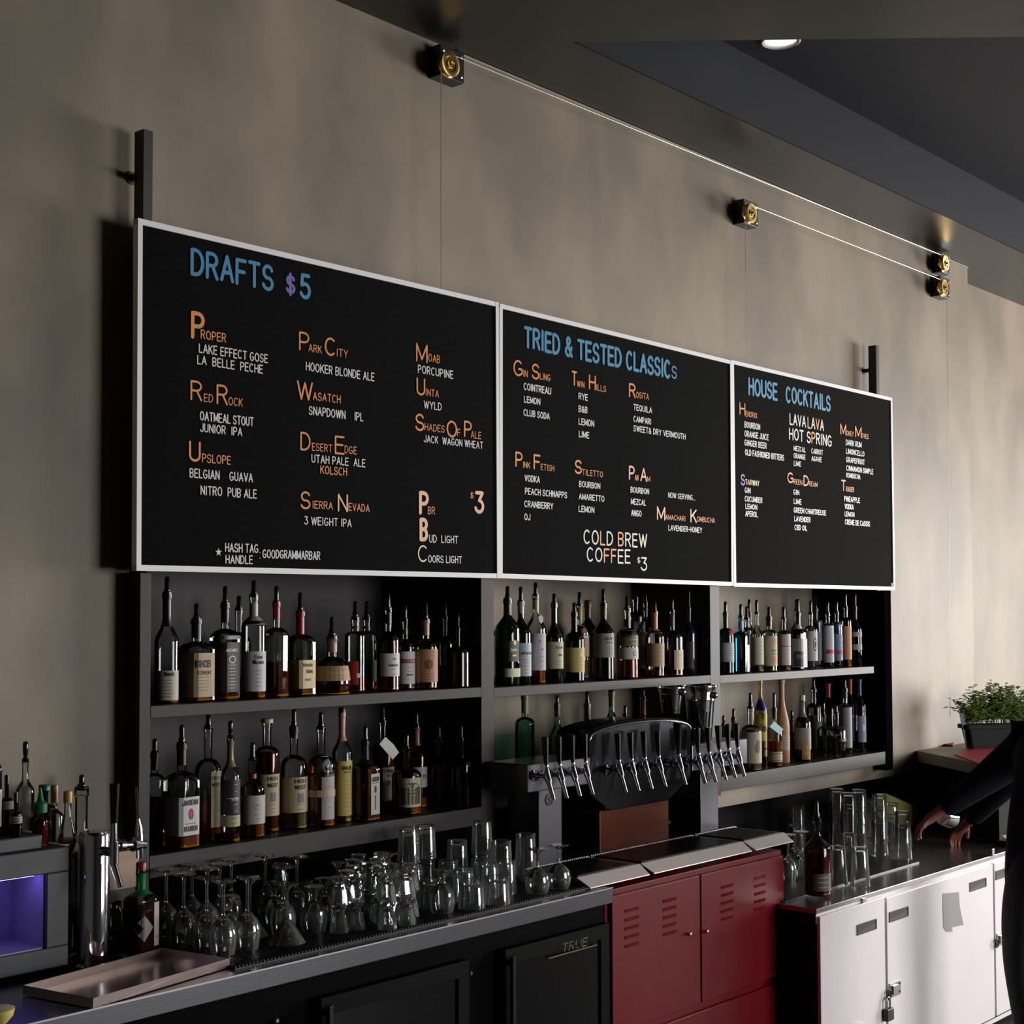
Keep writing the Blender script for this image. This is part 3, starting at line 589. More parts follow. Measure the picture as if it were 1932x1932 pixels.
def hasp(door, x, y, sc):
    p = at(x, y, 1, LY - .017)
    M().box((p.x, LY - .022, p.z - .031), (p.x + .105, LY - .0168, p.z + .031)).box((p.x + .02, LY - .03, p.z - .019), (p.x + .065, LY - .022, p.z + .019)).obj('hasp_plate', zinc, door, bevel=.001)
    for dz in (-.017, .017): M().lathe([(.005, LY - .021), (.004, LY - .0245)], 8, (p.x + .092, 0, p.z + dz), 'y').obj('rivet', blk, door)
    pts = [(p.x - .02 + .02 * math.cos(t / 12 * 2 * math.pi), LY - .028, p.z - .01 + .02 * math.sin(t / 12 * 2 * math.pi)) for t in range(13)]
    M().tube(pts, .004, 8).obj('staple_ring', blk, door, smooth=60)
    return p
p = hasp(doors[1], 1677, 1870, 1)
hasp(doors[2], 1880, 1774, 1)
pl = thing('padlock', 'black padlock hanging from the hasp of the white lockers', 'padlock', (p.x - .035, LY - .03, p.z - .075))
M().box((-.03, -.014, -.04), (.03, .009, .012)).obj('lock_body', blk, pl, bevel=.004)
M().tube([(-.018, 0, .01), (-.018, 0, .04)] + [(-.018 * math.cos(t), 0, .04 + .018 * math.sin(t)) for t in (.5, 1, 1.57, 2.1, 2.6)] + [(.018, 0, .04), (.018, 0, .01)], .0045, 8).obj('shackle', zinc, pl, smooth=60)
# tape
pt = [at(x, y, 1, LY - .0172) for x, y in ((1779, 1686), (1809, 1683), (1811, 1712), (1818, 1745), (1796, 1750), (1797, 1758), (1785, 1758), (1780, 1750), (1779, 1720))]
tp = M().add([(q.x, LY - .0175, q.z) for q in pt] + [(q.x, LY - .0163, q.z) for q in pt], [tuple(range(9))[::-1], tuple(range(9, 18))] + [(i, (i + 1) % 9, (i + 1) % 9 + 9, i + 9) for i in range(9)]).obj('tape_patch', mat('grey_duct_tape', (150, 144, 146), .55), None)
tag(tp, 'torn grey tape patch stuck on a white locker door', 'tape')
for x, y in ((1629, 1700), (1872, 1606)):
    p = at(x, y, 1, LY - .005); M().box((p.x - .014, LY - .012, p.z - .022), (p.x + .012, LY - .0045, p.z + .012)).obj('top_clip', zinc, wl, bevel=.001)
lm = thing('glass_mat', 'black rubber mat on the white lockers under pint glasses', 'mat', (0, 0, 0))
mq = [at(x, y, 2, LTZ) for x, y in ((1497, 1712), (1745, 1622))]
M().prism([(LX0 + .04, -.485), (LX0 + 1.3, -.475), (LX0 + 1.3, .15), (RX1 + .006, .15), (RX1 + .006, RY - .025), (LX0 + .03, RY - .025)], LTZ + .0005, LTZ + .006).obj('mat_sheet', rubber, lm)

# ------------------------------------------------------------ beer towers
grill = mat('soft_dark_steel', (96, 92, 92), .3, .9)
copper = mat('brushed_copper', (108, 58, 44), .26, 1.0, bump=.05, bscale=30, stretch=(.5, 1, 6))
def tap(parent, x, y, z, h=.17, wide=.011, tilt=0):
    """beer tap: shank from the tower face, body, sloping spout, black handle"""
    o = Vector((x, y, z))
    f = M().tube([o + Vector((0, -.002, 0)), o + Vector((0, -.006, 0))], .021, 16).tube([o, o + Vector((0, -.05, 0))], .0085, 12).tube([o + Vector((0, -.02, 0)), o + Vector((0, -.034, 0))], .014, 12)
    f.tube([o + Vector((0, -.058, .028)), o + Vector((0, -.058, .012)), o + Vector((0, -.062, -.004)), o + Vector((0, -.07, -.022))], [.008, .0125, .0135, .011], 12)
    f.tube([o + Vector((0, -.068, -.02)), o + Vector((.004, -.088, -.082))], [.0085, .0068], 12)
    f = f.obj('faucet', chrome, parent, smooth=35)
    M().tube([o + Vector((0, -.058, .026)), o + Vector((0, -.058, .036)), o + Vector((0, -.058, .044))], [.006, .009, .006], 10).obj('lever_collar', chrome, f, smooth=40)
    M().tube([o + Vector((0, -.058, .042)), o + Vector((tilt * .3, -.056, .06)), o + Vector((tilt, -.052, .04 + h)), o + Vector((tilt, -.052, .043 + h))], [.008, .0095, wide * 1.35, wide], 14).obj('tap_handle', blackp, f, smooth=35)
def ttower(x0, x1_, z0, z1, cx0, cx1, yf, dep, label):
    t = thing('beer_tower', label, 'beer tower', (0, 0, 0))
    M().box((x0, yf, z0), (x1_, yf + dep, z1)).obj('tower_head', steel, t, bevel=.003)
    M().box((cx0, yf + .02, TZ + .0005), (cx1, yf + dep - .02, z0)).obj('column', steel, t, bevel=.002)
    return t
ty = -.17; TD = .195; ay = -.165; AD = .155
zt = at(996, 1443, 1, ty).z; zb = at(996, 1496, 1, ty).z
xa = at(996, 1470, 1, ty).x; xb = at(1113, 1450, 1, ay).x - .004
t1 = ttower(xa, xb, zb, zt, at(1017, 1550, 1, ty + .02).x, at(1060, 1550, 1, ty + .02).x, ty, TD, 'steel tee-shaped beer tower, the left one of the pair')
def tap_at(t, px, py, y, h=.10, wide=.0105):
    q = at(px, py, 1, y - .058); tap(t, q.x, y, q.z - .036, h, wide)
for px, py in ((1031, 1446), (1056, 1444), (1081, 1441), (1105, 1438)): tap_at(t1, px, py, ty)
bd = mat('dark_round_badge', (40, 40, 42), .4)
def badge(t, px, py, y):
    q = at(px, py, 1, y); M().lathe([(.022, y - .0005), (.022, y - .003), (.017, y - .0035), (.017, y - .002), (.001, y - .002)], 24, (q.x, 0, q.z), 'y').obj('round_badge', bd, t, smooth=30)
    b = M()
    for poly in strokes(G['S'][1], .022, .022, .004): b.add([(q.x - .006 + u_, y - .0038, q.z - .011 + v_) for u_, v_ in poly], [tuple(range(len(poly)))])
    b.obj('badge_emblem', zinc, t)
badge(t1, 1036, 1509, ty + .02)
ty2 = -.17
c0x = at(1322, 1500, 1, ty2 + .02).x; c1x = at(1355, 1500, 1, ty2 + .02).x
zt2 = at(1340, 1402, 1, ty2).z; zb2 = at(1340, 1450, 1, ty2).z
xl2 = at(1303, 1420, 1, ay).x + .006
t2 = ttower(xl2, c0x + .34, zb2, zt2, c0x, c1x, ty2, TD, 'steel tee-shaped beer tower on the right, below the ice buckets')
for px, py in ((1318, 1423), (1338, 1421), (1357, 1417), (1375, 1414), (1392, 1412)): tap_at(t2, px, py, ty2)
badge(t2, 1337.5, 1464, ty2 + .02)
# arched tower on a copper pedestal
t3 = thing('arched_beer_tower', 'dark arched beer tower on a copper pedestal between the tee towers', 'beer tower', (0, 0, 0))
a_ = lambda x, y: at(x, y, 1, ay)
bl = a_(1138, 1613); br = a_(1268, 1589)
M().box((bl.x, ay + .015, TZ + .0005), (br.x, ay + AD - .015, a_(1138, 1530).z)).obj('pedestal', copper, t3, bevel=.004)
L_ = a_(1113, 1450).x; R2 = a_(1303, 1420).x; zL = a_(1113, 1396).z; zc = a_(1200, 1363).z; zR = zL; zs_ = a_(1113, 1498).z; zlow = a_(1150, 1528).z
cxm = (L_ + R2) / 2; hw = (R2 - L_) / 2
arch = [(cxm + hw * math.cos(R_(a)), zL + (zc - zL) * (math.sin(R_(a)) ** .8)) for a in range(0, 181, 12)]
prof = [(L_, zs_), (a_(1150, 1528).x, zlow), (a_(1262, 1512).x, zlow + .002), (R2, zs_ + .01)] + arch
def face_prism(poly, y0, y1): n = len(poly); return M().add([(p_[0], y0, p_[1]) for p_ in poly] + [(p_[0], y1, p_[1]) for p_ in poly], [tuple(range(n)), tuple(range(n, 2 * n))[::-1]] + [(i, i + n, (i + 1) % n + n, (i + 1) % n) for i in range(n)])
face_prism([(cxm + (x - cxm) * .97, z - .004) for x, z in prof], ay + .004, ay + AD).obj('tower_body', mat('smoked_black_shell', (26, 26, 28), .16, .6), t3)
face_prism(prof, ay, ay + .005).obj('front_plate', mat('mirror_dark_plate', (72, 74, 80), .16, 1.0, bump=.06, bscale=6), t3, bevel=.001)
M().tube([(x, ay - .001, z) for x, z in arch], .004, 8).obj('chrome_arch_trim', chrome, t3, smooth=60)
face_prism([(cxm + (x - cxm) * 1.0, z + .012) for x, z in arch] + [(cxm + (x - cxm) * .985, z + .002) for x, z in arch[::-1]], ay + .01, ay + AD + .01).obj('arched_hood', mat('smoked_glass_hood', (60, 62, 62), .08, .9), t3)
for px, py in ((1168, 1436), (1192, 1434), (1217, 1431), (1243, 1428)): tap_at(t3, px, py, ay)
tap_at(t3, 1281, 1425, ay, .125, .0145)
# ------------------------------------------------------------ glass washer with lit chamber
my = -.10; mxr = at(130, 1700, 1, my).x; mt = at(130, 1597, 1, my).z; mb = .902
gw = thing('glass_washer', 'grey box appliance with a purple-lit chamber, left end of the counter', 'appliance', (0, 0, 0))
grey = mat('grey_appliance_shell', (58, 63, 69), .45)
ox = at(88, 1720, 1, my).x; oz1 = at(88, 1649, 1, my).z; oz0 = at(88, 1790, 1, my).z; ox0 = ox - .55; MX0 = ox0 - .08
M().box((MX0, my, oz1), (mxr, my + .19, mt)).box((MX0, my, mb + .012), (mxr, my + .19, oz0)).box((ox, my, oz0), (mxr, my + .19, oz1)).box((MX0, my, oz0), (ox0, my + .19, oz1)).box((ox0, my + .182, oz0), (ox, my + .19, oz1)).obj('shell', grey, gw, bevel=.003)
M().box((ox0, my + .17, oz0), (ox, my + .181, oz1)).box((ox0, my + .012, oz0 - .001), (ox, my + .17, oz0 + .003)).box((ox - .003, my + .012, oz0), (ox + .0005, my + .17, oz1)).obj('chamber_lining', mat('pale_chamber_lining', (176, 170, 190), .4), gw)
M().box((ox - .16, my + .03, oz1 - .006), (ox - .02, my + .045, oz1 - .001)).obj('purple_led_strip', mat('purple_led', (120, 100, 255), .5, emit=(140, 118, 255), estr=9), gw)
for x in (MX0 + .05, mxr - .04): M().lathe([(.015, mb - .0), (.012, mb + .012)], 12, (x, my + .06, 0)).obj('foot', blackp, gw)
M().box((MX0 + .1, my + .02, mt + .0004), (at(80, 1590, 1, my + .02).x, my + .18, mt + .038)).obj('raised_lid', grey, gw, bevel=.004)
MT = mt
# chrome tap column
p = at(176, 1822, 2, CZ)
tc = thing('chrome_tap_column', 'tall chrome tap column with one black handle left of the glasses', 'beer tower', p)
ct_ = at(176, 1568, 1, p.y).z - CZ
rr = 29.5 * depth(p) / FPX
M().lathe([(rr * 1.25, 0), (rr * 1.25, .006), (rr, .012), (rr, ct_ - .01), (rr * .9, ct_), (.001, ct_ + .004)], 40).obj('column', chrome, tc, smooth=35)
hx = at(193, 1536, 1, p.y - .05)
M().tube([(0, -rr + .004, ct_ - .05), (0, -rr - .05, ct_ - .05)], .013, 14).tube([(0, -rr - .05, ct_ - .02), (0, -rr - .05, ct_ - .08)], .013, 14).tube([(0, -rr - .05, ct_ - .08), (.005, -rr - .075, ct_ - .14)], [.01, .008], 12).obj('faucet', chrome, tc, smooth=35)
M().tube([(0, -rr - .05, ct_ - .02), (0, -rr - .05, ct_ + .03)], [.011, .009], 12).obj('lever_collar', chrome, tc, smooth=35)
M().tube([(0, -rr - .05, ct_ + .03), (0, -rr - .05, ct_ + .135), (0, -rr - .05, ct_ + .137)], [.0095, .0145, .013], 14).obj('tap_handle', blackp, tc, smooth=35)
M().tube([(rr * .9, -.01, ct_ - .045), (rr + .075, -.01, ct_ - .05)], .011, 14).tube([(rr + .03, -.01, ct_ - .047), (rr + .045, -.01, ct_ - .048)], .018, 16).tube([(rr + .075, -.01, ct_ - .05), (rr + .115, -.01, ct_ - .055)], [.02, .012], 16).obj('side_shank', chrome, tc, smooth=35)
M().tube([(rr + .10, -.01, ct_ - .09), (rr + .096, -.01, ct_ - .01), (rr + .092, -.01, ct_ + .02)], [.012, .01, .005], 12).tube([(rr + .092, -.01, ct_ + .02), (rr + .085, -.01, ct_ + .11)], [.004, .003], 8).obj('side_lever', chrome, tc, smooth=35)
# steel tray on the counter
tr = thing('bar_tray', 'shallow rectangular steel tray on the front of the counter', 'tray', (-.235, -.325, CZ + .0005), R_(9.6))
w2, h2 = .245, .125
M().box((-w2, -h2, 0), (w2, h2, .0015)).box((-w2, -h2, .0015), (w2, -h2 + .002, .024)).box((-w2, h2 - .002, .0015), (w2, h2, .024)).box((-w2, -h2, .0015), (-w2 + .002, h2, .024)).box((w2 - .002, -h2, .0015), (w2, h2, .024)).obj('tray_pan', mat('bright_tray_steel', (225, 206, 200), .2, .85), tr)
# wooden block, jar, citrus
p = at(231, 1678, 2, CZ)
p = Vector((at(231, 1650, 1, -.02).x, 0.0, CZ + .001))
wb = thing('wooden_caddy', 'pale wooden box with rounded lid behind the chrome tap column', 'box', (p.x, 0.0, CZ + .001))
zz1 = at(231, 1606, 1, -.02).z - CZ; zz0 = at(231, 1676, 1, -.02).z - CZ; hwx = (at(257, 1640, 1, -.02).x - at(203, 1640, 1, -.02).x) / 2
ply = mat('pale_plywood', (176, 148, 122), .5, var=.15, vscale=3, stretch=(1, 1, 8))
M().box((-hwx, -.03, zz0), (hwx, .06, zz1 - .02)).add([(-hwx, -.03, zz1 - .02), (hwx, -.03, zz1 - .02), (hwx * .75, -.03, zz1), (-hwx, -.03, zz1), (-hwx, .06, zz1 - .02), (hwx, .06, zz1 - .02), (hwx * .75, .06, zz1), (-hwx, .06, zz1)], [(0, 1, 2, 3), (4, 7, 6, 5), (3, 2, 6, 7), (1, 5, 6, 2), (0, 3, 7, 4)]).obj('wooden_case', ply, wb)
M().box((-hwx * .9, -.02, 0), (hwx * .9, .05, zz0)).obj('dark_stand', mat('dark_stand', (24, 22, 22), .5), wb)
p = at(212, 1800, 2, CZ)
jr = thing('dark_jar', 'dark jar with a teal round label beside the hot sauce bottle', 'jar', (p.x - .002, p.y + .002, CZ + .0065))
M().lathe([(.03, 0), (.034, .004), (.034, .11), (.028, .125), (.028, .14), (.001, -.02)], 24).obj('jar_body', mat('dark_jar_glass', (20, 18, 20), .1), jr, smooth=35)
q = at(217, 1757, 1, jr.location.y - .035); 
M().lathe([(.0005, -.0365), (.019, -.0365), (.019, -.033)], 24, (q.x - jr.location.x, 0, q.z - CZ - .0065), 'y').obj('teal_sticker', mat('teal_sticker', (30, 128, 128), .5), jr)
p = at(-4, 1932, 2, CZ)
ci = thing('cut_lemon', 'pale yellow cut lemon at the bottom left edge of the counter', 'fruit', (p.x, p.y, CZ))
M().lathe([(.001, 0), (.02, .002), (.034, .018), (.038, .034), (.0385, .036)], 28).obj('lemon_rind', mat('lemon_rind', (226, 214, 120), .45, bump=.1), ci, smooth=40)
M().lathe([(.038, .0362), (.034, .038), (.001, .0375)], 28).obj('lemon_flesh', mat('lemon_flesh', (214, 196, 110), .4, var=.2, vscale=60), ci, smooth=50)
# ice buckets on the right tower
def bucket(px, w, ytop, y, zb_, label):
    c = at(px, 1300, 1, y); r = w / 2 * depth(c) / FPX; h = at(px, ytop, 1, y).z - zb_
    t = thing('ice_bucket', label, 'bucket', (c.x, y, zb_ + .0005))
    M().lathe([(r * .62, 0), (r * .66, .004), (r * .84, h * .72), (r * .86, h * .74), (r * .84, h * .76), (r * .93, h - .004), (r * 1.03, h - .002), (r * 1.03, h + .002), (r * .93, h), (r * .9, h - .01), (r * .8, h * .7), (r * .6, .006), (.001, .006)], 40).obj('bucket_shell', chrome, t, smooth=35)
    M().lathe([(.001, -.022), (.012, -.018), (.017, -.004), (.012, .01), (.006, .02)], 18, (0, -r * .9, h * .84), 'y').obj('ball_handle', chrome, t, smooth=60)
bucket(1320, 66, 1294, ty2 + .10, zt2, 'polished steel ice bucket with ball handle, in front on the right beer tower')
p = at(1268, 1300, 1, ay + .08)
bucket(1266, 52, 1297, ay + .08, zc + .014, 'darker steel bucket standing on the arched hood behind the tallest tap')
# ================================================================== BOTTLES
GL = {'clear': thin_glass('clear_bottle_glass', (236, 240, 240), .9), 'green': thin_glass('green_bottle_glass', (24, 110, 48), .9), 'dgreen': thin_glass('dark_green_bottle_glass', (14, 48, 26), .9),
      'black': mat('black_bottle_glass', (10, 10, 12), .08, spec=.7), 'brown': thin_glass('brown_bottle_glass', (92, 44, 20), .9), 'blue': thin_glass('pale_blue_bottle_glass', (96, 168, 190), .9), 'aqua': thin_glass('aqua_bottle_glass', (150, 205, 190), .9),
      'navy': mat('navy_bottle_glass', (18, 24, 44), .1, spec=.7), 'tan': mat('tan_wrapped_bottle', (172, 122, 82), .5), 'gold': thin_glass('straw_bottle_glass', (226, 196, 84), .9), 'smoke': thin_glass('smoky_bottle_glass', (90, 88, 84), .9)}
LQ = {'amber': solid_glass('amber_whiskey', (214, 104, 30), 1.36, glow_col=(240, 120, 30)), 'dark': solid_glass('dark_whiskey', (150, 52, 14), 1.36, glow_col=(150, 56, 16)), 'red': solid_glass('red_liqueur', (196, 34, 20), 1.36, glow_col=(200, 40, 24)), 'maroon': solid_glass('maroon_liqueur', (120, 30, 26), 1.36, glow_col=(110, 34, 30)),
      'water': solid_glass('clear_spirit', (238, 240, 238), 1.34), 'straw': solid_glass('straw_spirit', (222, 208, 130), 1.36, glow_col=(200, 180, 100)), 'orange': solid_glass('orange_spirit', (240, 130, 34), 1.36, glow_col=(250, 140, 40))}
GLOW = {'amber': solid_glass('amber_painted_glow', (255, 170, 70), 1.45, glow_col=(255, 162, 30)), 'straw': solid_glass('straw_painted_glow', (250, 236, 170), 1.45, glow_col=(250, 232, 150))}  # bright base colours paint the light gathered at the bottle bottoms
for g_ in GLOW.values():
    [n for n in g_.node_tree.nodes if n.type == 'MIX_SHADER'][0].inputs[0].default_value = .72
def papr(c): return mat('paper_%d_%d_%d' % c, c, .55, var=.05, vscale=30)
INK = mat('black_label_ink', (24, 22, 22), .6); RINK = mat('red_label_ink', (150, 26, 34), .6)
INKS = {'k': INK, 'r': RINK, 'g': mat('gold_label_ink', (190, 150, 80), .4, .3), 'w': mat('white_label_ink', (220, 220, 216), .6), 'o': mat('brown_label_ink', (122, 74, 48), .6)}
SHP = { # body start of shoulder, neck start, neck radius, square exponent, shoulder style
 'round': (.60, .73, .30, 2, 'r'), 'tall': (.62, .80, .30, 2, 's'), 'wine': (.56, .76, .34, 2, 's'), 'square': (.64, .74, .30, 5.5, 'r'), 'squat': (.40, .66, .27, 2, 'q'), 'tri': (.66, .84, .34, 3, 's'),
 'gin': (.62, .76, .30, 2, 'r'), 'cone': (.02, .7, .34, 2, 'c'), 'flask': (.58, .70, .24, 2.6, 'r'), 'high': (.70, .78, .34, 2, 'r'), 'pin': (.42, .78, .36, 2, 's'), 'cyl': (.76, .83, .38, 2, 'r'), 'orb': (.3, .62, .24, 2.2, 'q')}
def make_bottle(label, X, Y, Z, R, H, shape='round', glass='clear', liquid=None, level=0, labels=(), cap=None, neck=None, pour=0, rot=0, group=None, n=24, name='liquor_bottle', cat='bottle', flat=1.0):
    s0, s1, rn, ex, sty = SHP[shape]
    t = thing(name, label, cat, (X, Y, Z + .0006), 0, group)
    def rad(u):
        if u < .02: return .88 + .12 * math.sin(u / .02 * math.pi / 2)
        if sty == 'c': return 1 - (1 - rn) * min(1, u / s1) if u < s1 else rn
        if u < s0:
            if sty == 'q': return .9 + .1 * math.sin(math.pi * u / s0) if shape == 'squat' else .62 + .38 * math.sin(math.pi / 2 * u / s0)
            return 1
        if u < s1:
            k = (u - s0) / (s1 - s0)
            if sty == 's': return 1 + (rn - 1) * (3 * k * k - 2 * k ** 3)
            if sty == 'q': return rn + (1 - rn) * math.sqrt(max(0, 1 - k ** 1.7)) * (.9 if shape == 'squat' else 1)
            return rn + (1 - rn) * (max(0, 1 - k ** 2.2)) ** .62
        if u > .955: return rn * 1.16
        return rn
    def S(th, u, off=0):
        e = ex if u < s0 else (2 + (ex - 2) * max(0, 1 - (u - s0) / max(.01, s1 - s0)) if u < s1 else 2)
        ph = th - rot; c, s_ = math.cos(ph), math.sin(ph)
        k = 1 if abs(e - 2) < .01 else (abs(c) ** e + abs(s_) ** e) ** (-1 / e) * (.93 if ex > 4 else 1)
        r = rad(u) * R * k + off
        return (r * math.cos(th), r * math.sin(th) * flat, u * H)
    us = [0, .006, .02, s0 * .5, s0] + [s0 + (s1 - s0) * k / 7 for k in range(1, 8)] + [(s1 + .953) / 2, .953, .957, 1]
    if sty == 'q': us = [0, .006, .02] + [s0 * k / 5 for k in range(1, 6)] + us[5:]
    if sty == 'c': us = [0, .01, .02, .2, .4, .6, s1, .953, .957, 1]
    def rings(us, off=0, close=(True, True), tf=lambda u: u):
        m = M(); vs = [S(2 * math.pi * i / n, u, off) for u in us for i in range(n)]
        fs = [(j * n + i, j * n + (i + 1) % n, (j + 1) * n + (i + 1) % n, (j + 1) * n + i) for j in range(len(us) - 1) for i in range(n)]
        if close[0]: fs.append(tuple(range(n))[::-1])
        if close[1]: fs.append(tuple((len(us) - 1) * n + i for i in range(n)))
        return m.add(vs, fs)
    rings(us, 0, (True, False)).obj('bottle_glass', GL[glass], t, smooth=32)
    if liquid and liquid != 'water': rings([.003, .01, .034], -.0013).obj('glass_base', GLOW['straw' if liquid == 'straw' else 'amber'], t, smooth=32)  # thick base with the glow of light put into its colour
    if liquid:
        lu = [.036] + [u for u in us if .04 <= u < level - .01] + [level]
        rings(lu, -.0022).obj('liquid', LQ[liquid], t, smooth=32)
    elif glass in ('clear', 'aqua', 'blue'):
        rings([.004, .02, .03], -.002).obj('glass_base', LQ['water'], t, smooth=32)
    if neck:  # (u0, u1, colour[, roughness])
        u0, u1, c = neck[:3]; k = [u0 + (u1 - u0) * i / 5 for i in range(6)]
        if u1 >= .99: k = [u for u in k if u < .95] + [.953, .957, 1.003]
        rings(k, .0008, (False, u1 >= .99)).obj('neck_foil', mat('foil_%d_%d_%d' % c, c, .3), t, smooth=40)
    if cap:
        ch, c = cap[:2]; rc = rn * R * 1.2 if len(cap) < 3 else R * cap[2]
        M().lathe([(rc, H - ch * .15), (rc, H + ch * .85), (rc * .9, H + ch)], 18).obj('cap', mat('cap_%d_%d_%d' % c, c, .35), t, smooth=40)
    if pour:
        rc = max(.008, rn * R)
        M().lathe([(rc * .75, H - .004), (rc * 1.12, H + .001), (rc * 1.12, H + .006), (rc * .72, H + .009), (rc * .7, H + pour * .3), (.0075, H + pour * .42), (.0078, H + pour * .86), (.0062, H + pour * .95), (.004, H + pour), (.0005, H + pour)], 14).obj('pourer', blackp, t, smooth=35)
    for lb in labels:  # u0,u1,half angle,colour,[texts],centre
        u0, u1, ha, c, texts = lb[:5]; SH_ = (-20 if ex > 4 else -34); cen = -90 + (lb[5] + (0 if ex > 4 and ha > 100 else SH_) if len(lb) > 5 and ha < 110 else 0); off = lb[6] if len(lb) > 6 else .0007
        k = 16; nu = 3; a0, a1 = R_(cen - ha), R_(cen + ha)
        vs = [S(a0 + (a1 - a0) * i / k, u0 + (u1 - u0) * j / nu, off) for j in range(nu + 1) for i in range(k + 1)]
        fs = [(j * (k + 1) + i, j * (k + 1) + i + 1, (j + 1) * (k + 1) + i + 1, (j + 1) * (k + 1) + i) for j in range(nu) for i in range(k)]
        L = M().add(vs, fs).obj('paper_label', papr(c) if isinstance(c, tuple) else c, t)
        for tx in texts:  # text, u baseline, height(m), width deg, ink [, centre deg]
            s, ub, hh, wd, ik = tx[:5]; tc = R_(-90 + SH_ + (tx[5] if len(tx) > 5 else (lb[5] if len(lb) > 5 else 0)))
            Tm = M()
            if s == '<>':
                Tm.add([S(tc + R_(wd / 2) * dx_, ub + dy_ * hh / H, off + .0006) for dx_, dy_ in ((-1, 0), (-.5, -.5), (0, -1), (.5, -.5), (1, 0), (.5, .5), (0, 1), (-.5, .5), (0, 0))], [(8, i, (i + 1) % 8) for i in range(8)])
            elif s == '=':   # rule
                vs = [S(tc + R_(wd) * (i / 6 - .5), ub + dj, off + .0005) for dj in (0, hh / H) for i in range(7)]
                Tm.add(vs, [(i, i + 1, i + 8, i + 7) for i in range(6)])
            elif s == 'o':
                vs = [S(tc, ub, off + .0006)] + [S(tc + R_(wd / 2) * math.cos(i * math.pi / 8), ub + hh / H * math.sin(i * math.pi / 8), off + .0006) for i in range(16)]
                Tm.add(vs, [(0, 1 + i, 1 + (i + 1) % 16) for i in range(16)])
            else:
                lay, tot = layout(s, .14); sx = R_(wd) / tot; sw = hh * (tx[6] if len(tx) > 6 else .15)
                xr = R * rad(ub)
                for chh, x, w_ in lay:
                    for poly in strokes(G[chh][1], sx * xr, hh - sw, sw, 6):
                        Tm.add([S(tc - R_(wd) / 2 + x * sx + p_[0] / xr, ub + (p_[1] + sw / 2) / H, off + .0006) for p_ in poly], [tuple(range(len(poly)))])
            Tm.obj('lettering' if s not in ('=', 'o', '<>') else 'printed_mark', INKS[ik] if isinstance(ik, str) else papr(ik), L)
    return t
def fine(u0, u1, k, wd, ik='k', c=0): # rows of tiny print as thin rules
    return [('=', u0 + (u1 - u0) * i / max(1, k - 1), .0012, wd * (.7 + .3 * ((i * 37) % 10) / 10), ik, c) for i in range(k)]
def B(label, cx, wpx, top, ptop, row, Z, *a, **k):
    """bottle standing on a shelf of height Z, at depth row, from its size in the photograph"""
    if not k.pop('force', 0):
        bay = UZ.index(Z) if Z in UZ else LZS.index(Z); lim = XD[bay + 1][0] if bay < 2 else 4.775
        while row > .06:
            R = wpx / 2 * depth(at(cx, 1250, 1, row)) / FPX
            if at(cx, 1400, 1, row).x + R < lim - .009: break
            row -= .005
    q = at(cx, 1250, 1, row); p = at(cx, top, 1, row); R = wpx / 2 * depth(q) / FPX
    x = at(cx, (1300 if Z > 1.4 else 1550), 1, row).x
    pt = at(cx, ptop, 1, row).z - p.z if ptop else 0
    return make_bottle(label, x, row, Z, R, p.z - Z, *a, pour=pt, **k)
WHT = (206, 204, 206); CRM = (200, 190, 160); TAN = (170, 150, 112); BLK = (18, 18, 20)
r1, r2, r3 = .115, .22, .33
Z = UZ[0]
B('tall clear bottle with black neck and cream script label, leftmost on the upper shelves', 314, 46, 1121, 1088, r1, Z, 'wine', 'clear', 'amber', .09, [(.03, .30, 62, (190, 184, 166), [("Baker's", .25, .013, 45, 'k', 12)] + fine(.06, .21, 6, 60), 8)], neck=(.7, 1, BLK))
B('square whiskey bottle with tan label reading KNOB CREEK', 370, 60, 1171, 1139, r1, Z, 'square', 'clear', 'amber', .14, [(.06, .60, 118, TAN, [('KNOB', .42, .024, 58, 'k', 14, .2), ('CREEK', .335, .012, 56, 'k', 18, .22)] + fine(.14, .30, 5, 60, 'k', 10) + [('=', .2, .001, 60, 'k', -60), ('=', .3, .001, 60, 'k', -60), ('=', .4, .001, 60, 'k', -60)], 0)], neck=(.78, 1, BLK), rot=.1)
B('square whiskey bottle with black and white filigree label and black neck', 424, 50, 1140, 1106, r1 + .02, Z, 'square', 'clear', 'dark', .5, [(.08, .60, 118, (24, 24, 26), [("JACK DANIEL'S", .5, .010, 66, 'w', 18, .16), ('o', .42, .012, 40, 'w', 18), ('o', .42, .009, 30, 'k', 18)] + fine(.12, .36, 8, 50, 'w', 18), 0), (.63, .67, 60, (150, 150, 150), [], 15)], neck=(.8, 1, BLK), rot=.15)
B('small clear bottle standing behind the black-label square bottle', 450, 46, 1150, 1124, r3, Z, 'round', 'clear', 'amber', .2)
B('clear bottle with white label reading Evan Williams', 478, 46, 1125, 1095, r1, Z, 'high', 'clear', 'amber', .07, [(.07, .46, 80, (196, 194, 200), [('Evan', .385, .014, 38, 'k', 20), ('Williams', .335, .014, 56, 'k', 20)] + fine(.12, .27, 5, 40, 'k', 20), 10)], neck=(.72, .93, (150, 158, 158)), rot=.1)
B('bottle with dripping red wax neck and dark whiskey, taller of the two red-wax bottles', 521, 43, 1138, 1106, r1, Z, 'square', 'clear', 'dark', .36, [], neck=(.82, 1.0, (150, 22, 34)), rot=.2)
